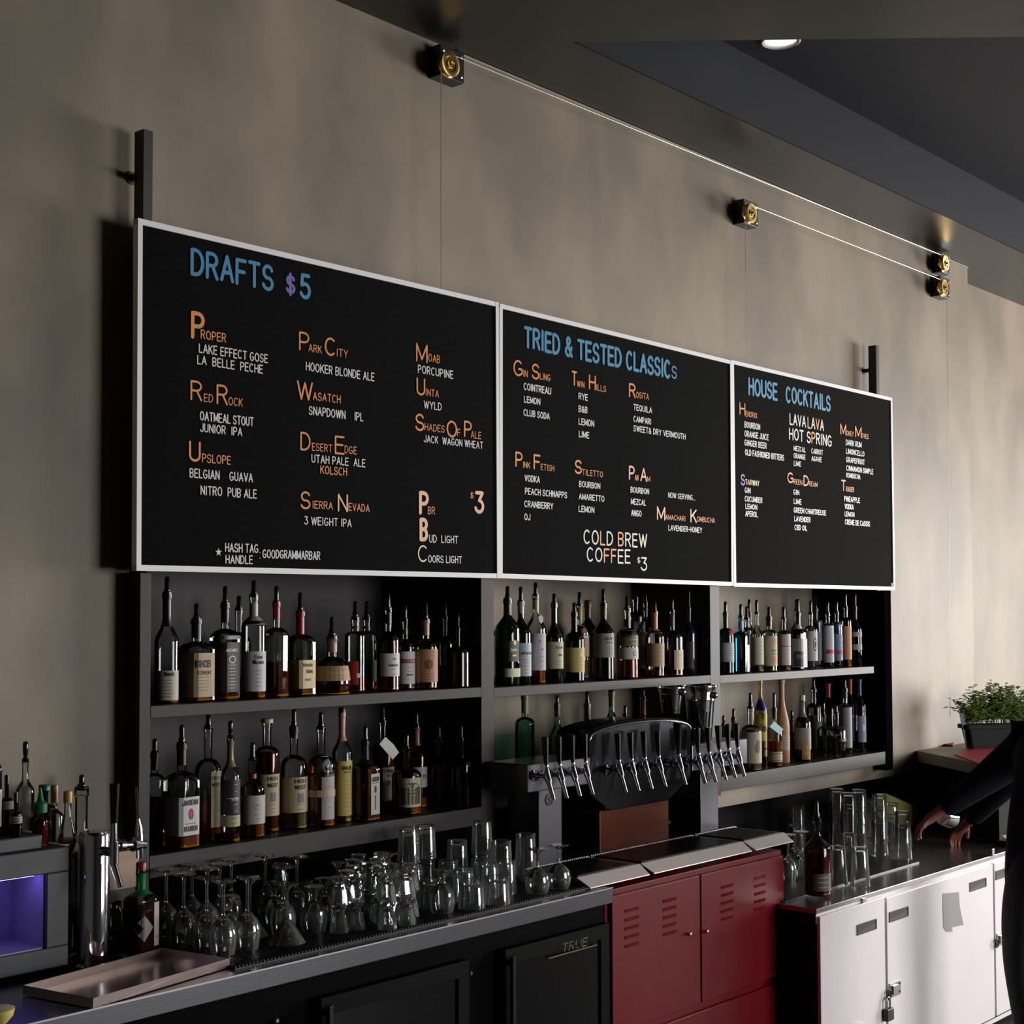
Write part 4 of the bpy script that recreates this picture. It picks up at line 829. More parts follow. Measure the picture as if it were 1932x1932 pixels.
B('red-wax bottle with cream label reading Makers Mark', 566, 51, 1156, 1118, r1, Z, 'square', 'clear', 'amber', .1, [(.09, .43, 118, (206, 186, 140), [('Makers', .35, .013, 52, 'k', 18), ('Mark', .27, .014, 38, 'k', 28), ('WHISKY', .18, .008, 36, 'r', 18)], 0)], neck=(.74, 1, (150, 22, 34)), rot=.1)
B('squat round bottle with tan band label and wide black stopper', 626, 70, 1203, 1164, r1, Z, 'squat', 'clear', 'dark', .26, [(.24, .5, 120, (182, 150, 112), fine(.28, .46, 5, 80, 'o', 10), 0)], neck=(.74, .98, (150, 122, 84)))
B('tall clear bottle with red label and orange spirit, left of a matching pair', 670, 40, 1168, 1134, r2 - .07, Z, 'cyl', 'clear', 'red', .2, [(.1, .42, 60, (160, 40, 30), [('=', .2, .014, 20, 'w', 10)], -50)], neck=(.86, .9, (60, 54, 40)))
B('tall clear bottle with green side label, right of the matching pair', 692, 40, 1168, 1134, r2 + .01, Z, 'cyl', 'clear', 'red', .12, [(.12, .42, 60, (92, 130, 80), [], 30)], neck=(.86, .9, (60, 54, 40)))
B('dark whiskey bottle with black and red neck band and label reading Old Forester', 732, 43, 1150, 1118, r1, Z, 'round', 'clear', 'dark', .62, [(.18, .46, 70, WHT, [('Old', .38, .008, 18, 'k', 24), ('Forester', .30, .010, 52, 'k', 20)] + fine(.2, .26, 2, 30, 'k', 20), 18)], neck=(.82, .94, BLK))
B("clear bottle with white label and dark red lettering RUSSELL'S", 764, 38, 1171, 1141, r1 + .03, Z, 'round', 'clear', 'straw', .08, [(.08, .55, 84, WHT, [("RUSSELL'S", .38, .016, 92, 'r', 16, .18), ('=', .2, .006, 40, 'r', 20)] + fine(.26, .32, 2, 50, 'k', 20), 8)], neck=(.8, .87, (96, 40, 34)))
B('bottle wrapped in a tan label with tan neck foil on the top left shelf', 803, 46, 1171, 1136, r1, Z, 'round', 'clear', 'amber', .09, [(.1, .58, 100, (176, 130, 92), [('o', .36, .018, 40, 'o', 4)] + fine(.14, .22, 3, 50, 'o', 10) + fine(.42, .54, 3, 24, 'o', 28), 0)], neck=(.78, .99, (166, 124, 90)))
B('large clear bottle holding a little red spirit, end of the top left shelf', 840, 40, 1165, 1135, r2, Z, 'round', 'clear', 'red', .12, [(.14, .3, 90, (88, 84, 72), [], 0)])
B('dark sloping bottle in the shadow at the right end of the top left shelf', 864, 40, 1186, 1157, .085, Z, 'flask', 'smoke', 'dark', .5)
Z = UZ[1]
B('clear bottle with white label half hidden behind the first divider', 921, 40, 1150, 0, .33, Z, 'round', 'clear', 'orange', .07, [(.1, .6, 100, WHT, [])])
B('green three-sided whisky bottle with gold crest and orange neck band', 958, 42, 1132, 1106, r1, Z, 'tri', 'green', 'straw', .4, [(.1, .2, 60, (196, 190, 150), [], 25), (.28, .52, 34, (14, 40, 24), [('Glenfid', .4, .012, 40, 'w', 20), ('o', .5, .010, 20, 'g', 24), ('=', .34, .006, 26, 'g', 22)], 22)], neck=(.82, 1, (26, 34, 30)))
B('green bottle with white label and white neck foil reading LAPHROAIG', 983, 39, 1136, 1107, r1 + .02, Z, 'tall', 'green', 'straw', .3, [(.1, .5, 90, (176, 184, 190), [('LAPHROAIG', .36, .011, 84, 'k', 22)] + fine(.14, .3, 5, 50, 'k', 22), 5)], neck=(.86, 1, (150, 156, 158)))
B('clear bottle with gold neck foil and a round hanging tag', 1011, 38, 1124, 1099, r1 + .02, Z, 'tall', 'clear', 'amber', .18, [(.15, .57, 80, (178, 172, 178), [('=', .47, .006, 8, 'k', 8), ('=', .38, .006, 14, 'r', 26)] + fine(.2, .3, 3, 40, 'k', 22), 5)], neck=(.84, .98, (150, 132, 92)))
B('black round bottle with slanted cream label reading TEELING', 1046, 34, 1140, 1120, r1, Z, 'wine', 'black', None, 0, [(.18, .52, 84, (186, 180, 150), [('TEELING', .43, .010, 60, 'k', 22), ('=', .34, .008, 26, 'k', 26)] + fine(.2, .27, 3, 50, 'k', 22), 8)])
B('small dark green bottle with yellow-cream label', 1084, 38, 1158, 1137, r1, Z, 'round', 'dgreen', 'straw', .1, [(.14, .5, 84, (196, 178, 110), [('o', .4, .007, 14, 'g', 24)] + fine(.2, .34, 4, 40, 'o', 24), 8)])
B('clear bottle with orange and white label behind the small dark green bottle', 1094, 36, 1142, 1117, .3, Z, 'round', 'clear', 'straw', .3, [(.3, .72, 80, (186, 150, 120), [('=', .55, .01, 80, 'w')], 0)], neck=(.8, .97, (150, 140, 70)))
B('green bottle with burgundy cap at the back of the top middle shelf', 1110, 40, 1141, 0, .33, Z, 'tall', 'green', None, 0, [], cap=(.02, (74, 26, 34)), neck=(.82, 1, (74, 26, 34)))
B('large green bottle with burgundy neck band and pale label', 1139, 40, 1141, 1111, r1 - .01, Z, 'tall', 'green', 'straw', .3, [(.3, .62, 84, (142, 142, 128), [('SIGNET', .53, .012, 66, 'k', 20), ('=', .49, .004, 50, 'k', 20)] + fine(.34, .44, 4, 50, 'k', 20), 8)], neck=(.86, .94, (70, 30, 30)))
B('clear whiskey bottle with green and white labels and orange spirit', 1184, 41, 1150, 1125, r1, Z, 'round', 'clear', 'orange', .26, [(.47, .70, 84, (92, 100, 66), [('=', .6, .012, 40, 'k', -20)] + fine(.5, .56, 2, 50, 'w', 20), 8), (.28, .45, 84, (190, 186, 184), [('o', .365, .010, 22, 'k', 24), ('o', .365, .007, 14, 'w', 24)], 8)], neck=(.74, .86, (26, 30, 26)))
B('tall clear cut-glass bottle at the back of the top middle shelf', 1200, 36, 1130, 1105, .3, Z, 'cyl', 'clear', None, 0, [(.2, .7, 60, (150, 150, 150), fine(.24, .66, 8, 50, 'k', 10), 30)])
B('clear bottle with wide collar beside the orange-foil bottle', 1219, 34, 1138, 1114, r2, Z, 'tall', 'clear', 'orange', .1, [(.1, .6, 80, (170, 150, 160), fine(.2, .5, 5, 40, 'r', 20), 10)], neck=(.9, .93, (40, 36, 30)))
B('bottle with long orange neck foil and tan label', 1236, 36, 1156, 1133, r1 + .02, Z, 'round', 'clear', 'orange', .1, [(.16, .52, 84, (166, 134, 100), fine(.25, .45, 4, 50, 'o', 20), 8)], neck=(.68, 1, (186, 124, 62)))
B('brown liqueur bottle with purple neck and pointed cream label', 1269, 38, 1153, 1129, r1, Z, 'flask', 'clear', 'dark', .38, [(.1, .4, 40, (176, 160, 128), fine(.18, .32, 3, 34, 'k', 28), 28)], neck=(.76, .96, (70, 40, 66)))
B('slim black bottle at the right end of the top middle shelf', 1301, 29, 1148, 1110, r2, Z, 'tall', 'navy', None, 0, [(.1, .5, 50, (60, 42, 40), [], -40)])
Z = UZ[2]
B('green gin bottle with red seal and grey label, leftmost on the top right shelf', 1370, 31, 1158, 1135, r1, Z, 'gin', 'green', 'water', .2, [(.2, .52, 88, (158, 166, 170), [('=', .5, .003, 150, 'k'), ('=', .22, .003, 150, 'k')] + fine(.3, .42, 4, 50, 'k', 20), 5), (.64, .76, 20, (150, 30, 44), [], 22)])
B('blue square gin bottle with white side label', 1399, 30, 1164, 1140, r1, Z, 'square', 'blue', None, 0, [(.02, .72, 24, (212, 220, 214), [], 33)], neck=(.78, .92, (90, 150, 190)), rot=.2)
B('slim bottle with tan label behind the blue gin bottle', 1410, 26, 1168, 1144, .3, Z, 'cyl', 'clear', 'straw', .2, [(.1, .66, 90, (186, 150, 110), [])])
B('clear bottle with black cap at the back of the top right shelf', 1415, 28, 1158, 1131, .34, Z, 'tall', 'clear', None, 0, [], neck=(.86, 1, BLK))
B('slim clear bottle with cream label on the top right shelf', 1429, 25, 1158, 1132, r1 + .02, Z, 'tall', 'clear', 'straw', .1, [(.12, .6, 88, (192, 186, 166), fine(.3, .5, 4, 50, 'k', 20), 5)])
B('clear bottle with two orange patches on its label', 1452, 30, 1166, 1145, r1, Z, 'high', 'clear', 'straw', .1, [(.1, .66, 84, (168, 164, 136), [('=', .52, .022, 40, (206, 120, 76), 26), ('=', .16, .03, 46, (206, 120, 76), 22), ('=', .38, .004, 60, 'k', 20), ('=', .32, .003, 50, 'k', 20)], 8)], neck=(.84, 1, BLK))
B('round bottle with pale pink label and black line', 1480, 25, 1168, 1145, r1 + .01, Z, 'high', 'clear', 'straw', .08, [(.1, .7, 88, (186, 174, 172), [('=', .46, .004, 130, 'k')] + fine(.15, .4, 4, 40, 'o', 20), 5)])
B('bottle with black shoulders and blue striped white label', 1507, 30, 1158, 1130, r1, Z, 'square', 'black', None, 0, [(.04, .8, 110, (194, 190, 194), [('=', .06, .075, 70, (66, 92, 112), -40), ('=', .2, .02, 60, (170, 170, 140), -30)] + fine(.1, .6, 9, 20, 'k', 34), 0)], rot=.1)
B('clear bottle with a silvery neck behind the blue striped label', 1504, 26, 1152, 1131, .3, Z, 'tall', 'clear', None, 0)
B('clear bottle with a black oval badge', 1531, 24, 1158, 1133, r1 + .02, Z, 'high', 'clear', 'water', .3, [(.14, .68, 84, (178, 176, 172), [('o', .44, .034, 44, 'k', 16), ('o', .44, .026, 30, 'w', 16), ('o', .44, .018, 20, 'k', 16)], 8)])
B('tall frosted bottle with dark collar at the back of the top right shelf', 1540, 28, 1150, 1120, .28, Z, 'cyl', 'clear', 'water', .6, [(.1, .8, 60, (120, 132, 144), [], 20)], neck=(.84, 1, (30, 30, 34)))
B('clear vodka bottle with a red band on a grey label', 1563, 22, 1158, 1135, r1, Z, 'cyl', 'clear', 'water', .3, [(.1, .78, 84, (176, 176, 180), [('=', .26, .022, 100, (178, 30, 40), 5)] + fine(.4, .7, 6, 50, 'k', 15), 8)])
B('pale blue label bottle with a red corner, top right shelf', 1580, 21, 1156, 1135, r1 + .01, Z, 'cyl', 'clear', 'water', .3, [(.12, .82, 84, (110, 132, 166), [('=', .24, .02, 80, (160, 36, 50), 10), ('o', .17, .008, 20, 'w', 24)] + fine(.4, .7, 4, 50, 'w', 15), 8)])
B('bottle with orange-tan label near the right end of the top right shelf', 1597, 21, 1146, 1119, r1 + .01, Z, 'cyl', 'clear', 'orange', .14, [(.12, .68, 84, (184, 130, 92), fine(.2, .6, 8, 10, 'o', 30), 8)])
B('dark bottle with silver bands, rightmost on the top right shelf', 1615, 24, 1146, 1119, r1 + .01, Z, 'tall', 'smoke', None, 0, [(.5, .58, 80, (150, 150, 150), fine(.52, .56, 2, 30, 'k', 15), 10), (.28, .37, 80, (150, 150, 150), fine(.3, .35, 2, 30, 'k', 15), 10)])
# ---- lower shelves
Z = LZS[0]
B('slim bottle of maroon liqueur, leftmost on the lower left shelf', 291, 40, 1422, 1394, r2 - .03, Z, 'high', 'clear', 'maroon', .52, [(.12, .6, 30, (150, 150, 150), [], -52)], neck=(.82, 1, BLK))
B('square whiskey bottle with white label and red rosette reading JIM BEAM BOURBON', 342, 58, 1405, 1368, r1 - .02, Z, 'square', 'clear', 'amber', .12, [(.13, .50, 118, (198, 198, 204), [('JIM BEAM', .42, .017, 66, 'k', 22, .2), ('o', .335, .017, 26, 'r', 24), ('o', .335, .008, 12, (190, 60, 60), 24), ('=', .24, .002, 50, 'k', 24), ('BOURBON', .17, .016, 58, 'k', 24, .16)], 0)], neck=(.8, 1, (20, 18, 20)), rot=.08)
B('round-shouldered amber whiskey bottle with cream side label, just right of the rosette bottle', 392, 50, 1374, 1347, r1 + .03, Z, 'round', 'clear', 'amber', .36, [(.13, .62, 34, (186, 174, 136), [('HIGH', .55, .011, 40, 'k', 34), ('WEST', .49, .011, 40, 'k', 34)] + fine(.2, .3, 2, 20, 'k', 34), 44)])
B('bottle with a tan neck strip and black diamond label', 434, 37, 1392, 1360, r1 - .035, Z, 'tall', 'clear', 'dark', .08, [(.15, .26, 84, (176, 172, 132), fine(.18, .23, 2, 50, 'k', 22), 8), (.27, .6, 84, (46, 42, 46), [('=', .42, .002, 70, 'w', 10), ('RITTEN', .4, .009, 44, 'w', 26)] + fine(.3, .55, 5, 24, 'w', 30), 8)], neck=(.72, .97, (120, 108, 84)))
B('short amber bottle with white label and pourer', 476, 47, 1434, 1401, r1 - .01, Z, 'round', 'clear', 'amber', .46, [(.18, .55, 64, (186, 182, 182), [('=', .42, .002, 30, 'o', 20), ('=', .36, .008, 26, (206, 160, 140), 20)] + fine(.25, .3, 2, 30, 'k', 20), 16)], neck=(.76, .82, (150, 50, 30)))
B('full dark whiskey bottle with cork stopper and cream label reading HIGH WEST', 503, 47, 1363, 0, r1 + .05, Z, 'high', 'clear', 'dark', .72, [(.15, .53, 70, (184, 172, 136), [('HIGH', .47, .014, 50, 'k', 24, .2), ('WEST', .41, .014, 50, 'k', 24, .2), ('=', .28, .03, 28, (110, 116, 130), 26)] + fine(.18, .25, 3, 30, 'k', 24), 20)], cap=(.012, (190, 170, 120), .5))
B('nearly empty clear bottle with wide cream label reading HIGH WEST', 554, 51, 1374, 1338, r1 + .03, Z, 'round', 'clear', 'straw', .16, [(.17, .52, 100, (186, 174, 136), [('HIGH', .46, .014, 50, 'k', 24, .2), ('WEST', .40, .014, 50, 'k', 24, .2), ('=', .27, .03, 30, (110, 116, 134), 26)] + fine(.2, .25, 2, 40, 'k', 24), 0)], neck=(.9, 1, BLK))
B('amber bottle with long white strip label folded over its shoulder and a silver band', 605, 53, 1375, 1344, r1, Z, 'round', 'clear', 'amber', .56, [(.08, .72, 34, (168, 162, 166), [('o', .6, .008, 12, 'k', 30)] + fine(.2, .52, 4, 20, 'k', 30), 30), (.31, .38, 110, (190, 170, 150), [], 0, .0012)])
B('bottle with pink neck wrap and yellow label reading TAYLOR', 645, 38, 1345, 0, r1 + .03, Z, 'tall', 'clear', 'straw', .1, [(.06, .56, 110, (206, 184, 96), [('TAYLOR', .48, .013, 60, 'k', 20, .2), ('=', .455, .003, 44, 'k', 22)] + fine(.1, .38, 8, 36, 'o', 22), 0)], neck=(.74, 1.0, (190, 144, 128)), cap=(.018, BLK))
B('square amber bottle with white keyhole label reading LARCENY', 689, 48, 1400, 1370, r1 - .01, Z, 'square', 'clear', 'dark', .70, [(.08, .60, 30, (190, 188, 176), [('LARCENY', .50, .016, 48, 'k', 33, .18), ('=', .48, .002, 46, 'k', 33), ('o', .40, .013, 16, 'k', 33), ('=', .14, .05, 7, 'k', 33)], 33)], neck=(.72, 1, (26, 28, 32)), rot=.1)
B('tall dark amber bottle with a white tag tied at its neck', 722, 43, 1362, 1333, r2, Z, 'high', 'clear', 'dark', .76, [(.12, .5, 40, (170, 160, 140), [('HIGH', .44, .012, 36, 'k', 30), ('WEST', .39, .012, 36, 'k', 30), ('=', .3, .02, 20, 'r', 22)], 30)])
B('wide oval bottle with an arched olive label edged in cream', 767, 52, 1412, 1385, r1, Z, 'flask', 'clear', 'amber', .2, [(.12, .56, 56, (190, 182, 150), [('=', .16, .06, 92, (70, 70, 48), 12), ('o', .40, .022, 78, (70, 70, 48), 12)] + fine(.3, .4, 3, 40, 'w', 14), 12)], rot=.2)
B('bottle with faded pink neck and white label marked 101', 786, 40, 1370, 1343, r2, Z, 'tall', 'clear', 'amber', .12, [(.25, .5, 50, (180, 176, 180), [('101', .36, .014, 24, 'k', 36)], 20)], neck=(.76, .98, (140, 84, 80)))
B('wide amber bottle with a glow painted into its base near the right end of the lower left shelf', 828, 43, 1395, 1369, r2 - .04, Z, 'round', 'clear', 'dark', .46)
B('almost black bottle at the right end of the lower left shelf', 870, 42, 1395, 1368, r2 - .02, Z, 'round', 'smoke', 'dark', .5)
Z = LZS[1]
B('pale aqua bottle with yellow-green neck foil left of the beer towers', 991, 38, 1312, 0, r2, Z, 'high', 'aqua', None, 0, [], neck=(.82, 1, (110, 118, 54)))
B('clear bottle with black stopper behind the left beer tower', 1052, 34, 1330, 1312, r2, Z, 'tall', 'clear', 'amber', .3, [], neck=(.86, 1, (40, 36, 36)))
B('dark brown bottle behind the arched hood', 1109, 40, 1330, 1305, r2, Z, 'tall', 'brown', 'dark', .4, [], neck=(.8, 1, (34, 26, 22)))
B('bottle with green and white neck behind the arched hood', 1155, 34, 1306, 0, r2, Z, 'tall', 'aqua', None, 0, [], neck=(.84, 1, (96, 112, 60)), cap=(.012, BLK))
B('short bottle showing only its black pourer above the arched hood', 1181, 32, 1350, 1331, r2, Z, 'round', 'clear', 'amber', .3)
B('bottle with orange-red neck behind the arched hood', 1215, 34, 1316, 1297, r2, Z, 'tall', 'clear', 'amber', .4, [], neck=(.78, .98, (150, 84, 66)))
Z = LZS[2]
B('small dark bottle beside the second divider on the lower right shelf', 1367, 26, 1368, 1350, r2, Z, 'round', 'smoke', 'dark', .5)
B('dark brown bottle behind the right beer taps', 1386, 30, 1356, 1337, r2, Z, 'tall', 'brown', None, 0, [])
B('round bottle with brown picture label on the lower right shelf', 1418, 40, 1336, 1307, r1 - .03, Z, 'round', 'clear', 'straw', .66, [(.12, .62, 84, (160, 152, 134), [('o', .36, .022, 34, 'o', 14), ('o', .44, .016, 26, (92, 84, 92), 20)], 6)])
B('tall yellow liqueur bottle with blue shoulder seal and gold neck', 1437, 24, 1282, 0, r2 - .04, Z, 'tall', 'gold', 'straw', .6, [(.1, .6, 90, (196, 178, 60), [('o', .42, .014, 50, 'k', 10), ('=', .18, .01, 40, 'k', 20)], 5)], neck=(.64, .76, (44, 42, 120)))
B('bottle with a blue hanging tag and dark pourer on the lower right shelf', 1463, 28, 1338, 1307, r1 - .02, Z, 'round', 'clear', 'orange', .44, [(.08, .26, 88, (168, 160, 128), [('=', .1, .003, 100, 'k'), ('=', .22, .003, 100, 'k')], 5)], neck=(.82, 1, BLK))
B('tall tapering tan wood-coloured bottle on the lower right shelf', 1477, 29, 1282, 0, r1 + .03, Z, 'pin', 'tan', None, 0, [(.16, .34, 88, (176, 160, 146), fine(.18, .32, 5, 50, 'o', 15), 5)])
B('slim black bottle behind the gold-medallion bottle', 1496, 22, 1362, 1341, r2, Z, 'round', 'black')
B('black bottle with chrome cap and gold oval medallion', 1516, 31, 1320, 0, r1 - .01, Z, 'tall', 'black', None, 0, [(.2, .55, 86, (158, 152, 156), [], 5), (.04, .34, 34, (190, 150, 92), [('o', .19, .030, 44, (214, 170, 100), 2)], 2, .0014)], neck=(.72, .97, (120, 118, 118)), cap=(.024, (180, 182, 186)))
B('tall bottle with dark bands at the back of the lower right shelf', 1538, 28, 1300, 1279, .26, Z, 'high', 'clear', 'water', .6, [(.1, .5, 60, (26, 34, 30), [], -10)], neck=(.72, .76, BLK))
B('clear ribbed bottle with wide shoulders behind the small red-band bottle', 1556, 24, 1350, 1325, .17, Z, 'round', 'clear', 'water', .5)
B('clear bottle with red neck foil at the back of the lower right shelf', 1566, 28, 1290, 0, .3, Z, 'tall', 'smoke', None, 0, [], neck=(.8, 1.0, (176, 50, 46)))
B('small flared clear bottle with red and black band', 1580, 34, 1346, 1330, r1 - .02, Z, 'flask', 'clear', 'water', .5, [(.36, .42, 80, (26, 26, 28), [('=', .365, .009, 40, (160, 40, 46), 26)], 6)], neck=(.78, .86, BLK))
B('tall clear bottle with black cap near the right end of the lower right shelf', 1597, 25, 1300, 1281, r1 + .02, Z, 'high', 'clear', 'water', .3, [(.1, .72, 70, (140, 140, 148), [], -10)], neck=(.86, 1, BLK))
B('vodka bottle with red neck and red and white labels', 1607, 25, 1282, 0, r2, Z, 'tall', 'clear', 'straw', .06, [(.14, .5, 70, (186, 184, 200), [('=', .42, .012, 50, (190, 90, 60), 16), ('=', .16, .012, 50, (190, 70, 60), 16)], 10)], neck=(.8, 1.0, (170, 44, 46)))
B('bottle with blue neck, rightmost on the lower right shelf', 1625, 22, 1282, 0, .125, Z, 'tall', 'clear', 'water', .3, [(.14, .5, 60, (120, 118, 150), [('=', .3, .03, 24, (190, 190, 210), 10)], 10)], neck=(.78, 1.0, (44, 70, 116)))
# hanging tags
def card(label, pts, y, m, ext=.0012):
    v = [at(x, y_, 1, y) for x, y_ in pts]; n = len(v); o = v[0].copy()
    q = M().add([p_ - o for p_ in v] + [p_ - o + Vector((0, ext, 0)) for p_ in v], [tuple(range(n)), tuple(range(n, 2 * n))[::-1]] + [(i, i + n, (i + 1) % n + n, (i + 1) % n) for i in range(n)]).obj('hanging_tag', m, None, o); tag(q, label, 'tag'); return q
card('white paper tag tied to a dark amber bottle', [(716, 1404), (727, 1390), (743, 1405), (753, 1420), (741, 1433)], r1 - .045, papr((186, 184, 180)))
card('blue and white cardboard tag hanging on a lower right bottle', [(1452, 1371), (1461, 1361), (1478, 1376), (1471, 1386)], .035, papr((96, 142, 160)))
card('small round tag on the gold-necked clear bottle', [(1016, 1163), (1021, 1160), (1025, 1165), (1025, 1172), (1021, 1177), (1017, 1172)], .07, papr((150, 150, 146)))

# ---- bottles standing on the appliance at the left
def Bz(label, cx, wpx, top, ptop, row, Z, *a, **k):
    p = at(cx, top, 1, row); R = wpx / 2 * depth(p) / FPX; pt = at(cx, ptop, 1, row).z - p.z if ptop else 0
    return make_bottle(label, p.x, row, Z, R, p.z - Z, *a, pour=pt, **k)
LID = MT + .0385
gy = my + .09
Bz('clear bottle cut off by the left edge of the picture', -6, 20, 1402, 0, gy, LID, 'high', 'clear', None, 0, [(.1, .5, 80, WHT, [], 0)])
Bz('brown dropper bottle at the far left, taller of the two', 13, 26, 1478, 0, gy, LID, 'round', 'brown', 'dark', .5, [(.5, .66, 70, (96, 92, 88), [], 20)], cap=(.022, BLK), name='dropper_bottle')
Bz('small brown dropper bottle with white label, far left', 30, 23, 1512, 0, gy - .05, LID, 'round', 'brown', 'dark', .5, [(.38, .58, 84, (150, 150, 150), [('=', .42, .003, 60, 'k'), ('=', .5, .002, 50, 'k')], 10)], cap=(.024, BLK), name='dropper_bottle')
Bz('tall clear bottle with metal pourer on the left appliance', 48, 34, 1436, 1399, gy + .03, LID, 'wine', 'clear', 'water', .2, [])
Bz('teal-capped bottle behind the green squeeze bottle', 84, 44, 1490, 0, gy + .07, MT, 'round', 'smoke', None, 0, [], cap=(.014, (24, 104, 108), .5))
sb = Bz('red squeeze bottle with pointed green cap on the left appliance', 76, 30, 1530, 0, gy - .02, MT, 'high', 'clear', 'red', .8, [], name='squeeze_bottle')
hb = at(76, 1530, 1, gy - .02).z - MT
M().lathe([(.019, hb - .004), (.019, hb + .020), (.012, hb + .024), (.009, hb + .03), (.0025, hb + .062), (.0005, hb + .062)], 18).obj('green_cap', mat('green_cap', (22, 122, 60), .35), sb, smooth=35)
Bz('clear bottle with ridged gold screw cap on the left appliance', 103, 34, 1510, 0, gy + .02, MT, 'tall', 'clear', None, 0, [], cap=(.042, (150, 112, 62), .42))
Bz('flared clear bottle with yellow cap on the left appliance', 128, 38, 1512, 0, gy - .03, MT, 'cone', 'clear', 'straw', .1, [], cap=(.028, (196, 152, 52), .44))
jx = at(152, 1700, 1, .03).x
make_bottle('tall clear jug with pourer behind the chrome tap column', jx, .03, CZ + .001, .052, at(148, 1490, 1, .03).z - CZ, 'wine', 'clear', 'water', .3, pour=.04)
# hot sauce on the counter
hp = Vector((at(265, 1800, 1, -.115).x, -.115, 0)); hz = CZ + .0086
H = at(266, 1642, 1, -.115).z - hz; R = 28.5 * depth(hp + Vector((0, 0, 1))) / FPX
hs = make_bottle('hot sauce bottle with red cap, green foil neck and diamond label', hp.x, hp.y, hz, R, H, 'square', 'clear', 'maroon', .55, [(.30, .31, 2, (150, 140, 130), [('<>', .33, .036, 84, (150, 142, 134), -2)], -2), (.10, .62, 16, (196, 190, 184), [('=', .2, .002, 16, 'k', 62)], 62)], neck=(.72, .97, (14, 120, 58)), cap=(.022, (150, 22, 30), .34), rot=.15, name='hot_sauce_bottle')
for o in (hs,): pass
# whiskey bottle on the right mat
RZ = LTZ + .007
p = at(1543, 1688, 2, RZ)
k_ = lambda y: at(1543, y, 1, p.y).z
make_bottle('whiskey bottle half full of dark red spirit on the right-hand mat', p.x, p.y, RZ, 24 * depth(p) / FPX, k_(1546) - RZ, 'tall', 'clear', 'dark', .57, [(.07, .30, 100, (84, 74, 66), fine(.12, .25, 3, 60, 'w', 0), 0)], pour=k_(1510) - k_(1546))
# salt shaker between the towers
p = at(1296, 1578, 2, TZ); p = Vector((2.74, -.02, TZ))
p.x = at(1296, 1560, 1, -.05).x
make_bottle('small clear glass flask beside the copper pedestal', p.x, -.05, TZ, 13 * depth(p) / FPX, .10, 'flask', 'clear', 'water', .3, cap=(.012, (150, 152, 156), .4), name='glass_flask')
# ================================================================== GLASSWARE
gw_ = thin_glass('clear_glassware', (250, 252, 252), 1.0, .012, 1.6, .038)
def gmesh(kind):
    o = []; n = 28
    if kind == 'stem': h, pr = .205, [(.0005, .098), (.012, .096), (.028, .082), (.036, .06), (.037, .042), (.033, .012), (.0315, .0), (.0325, -.0), (.0345, .012), (.0385, .042), (.0375, .061), (.0295, .084), (.014, .1), (.006, .108), (.0042, .125), (.004, .17), (.006, .192), (.02, .199), (.034, .2015), (.035, .203), (.034, .205), (.0005, .2052)]
    if kind == 'snifter': h, pr = .15, [(.0005, .078), (.02, .074), (.037, .055), (.0425, .032), (.039, .012), (.034, 0), (.0355, 0), (.0405, .012), (.044, .032), (.0385, .057), (.021, .077), (.007, .086), (.0045, .1), (.0045, .13), (.02, .1435), (.033, .146), (.034, .148), (.033, .15), (.0005, .15)]
    if kind == 'martini': h, pr = .17, [(.0005, .066), (.022, .046), (.0535, 0), (.0552, 0), (.024, .048), (.005, .071), (.004, .09), (.004, .145), (.018, .163), (.033, .166), (.034, .168), (.033, .17), (.0005, .17)]
    if kind == 'rocks': h, pr = .088, [(.0005, .074), (.036, .073), (.039, .066), (.0435, 0), (.0455, 0), (.0415, .068), (.040, .085), (.037, .088), (.0005, .087)]
    if kind == 'tumbler': h, pr = .112, [(.0005, .1), (.031, .099), (.033, .09), (.0375, 0), (.0393, 0), (.0345, .09), (.033, .109), (.031, .112), (.0005, .111)]
    if kind == 'pint': h, pr = .166, [(.0005, .152), (.031, .151), (.0335, .142), (.038, .06), (.0425, 0), (.0443, 0), (.0398, .06), (.0352, .142), (.0350, .163), (.033, .166), (.0005, .165)]
    if kind == 'facet': n = 9; h, pr = .082, [(.0005, .066), (.015, .064), (.021, .04), (.0275, 0), (.0295, 0), (.0275, .02), (.0235, .045), (.0165, .056), (.0165, .062), (.024, .072), (.0255, .08), (.024, .082), (.0005, .081)]
    if kind == 'tulip': h, pr = .135, [(.0005, .084), (.02, .082), (.036, .062), (.040, .036), (.036, .01), (.0335, 0), (.0352, 0), (.0378, .01), (.0418, .036), (.0378, .064), (.022, .085), (.011, .092), (.009, .1), (.012, .112), (.03, .128), (.032, .132), (.03, .135), (.0005, .134)]
    me = M().lathe(pr, n, cap=False).mesh(kind + '_glass', gw_, 28 if kind != 'facet' else 15)
    return me, h, max(r for r, z in pr)
GM = {k: gmesh(k) for k in ('stem', 'snifter', 'martini', 'rocks', 'tumbler', 'pint', 'facet', 'tulip')}
NAMES = {'stem': ('stemmed_glass', 'upturned long-stemmed glass'), 'snifter': ('snifter_glass', 'upturned snifter glass'), 'martini': ('cocktail_glass', 'upturned cone-shaped cocktail glass'), 'rocks': ('rocks_glass', 'upturned short rocks glass'),
         'tumbler': ('tumbler_glass', 'upturned straight tumbler'), 'pint': ('pint_glass', 'upturned pint glass'), 'facet': ('faceted_glass', 'small faceted footed glass'), 'tulip': ('tulip_glass', 'upturned short-stemmed tulip glass')}
ORD = 'first second third fourth fifth sixth seventh eighth ninth tenth eleventh twelfth thirteenth fourteenth fifteenth sixteenth seventeenth eighteenth nineteenth twentieth'.split()
def ordn(i): return ORD[i] if i < 20 else 'twenty-' + ORD[i - 20]
spots = []   # kind, x, y, z, flag
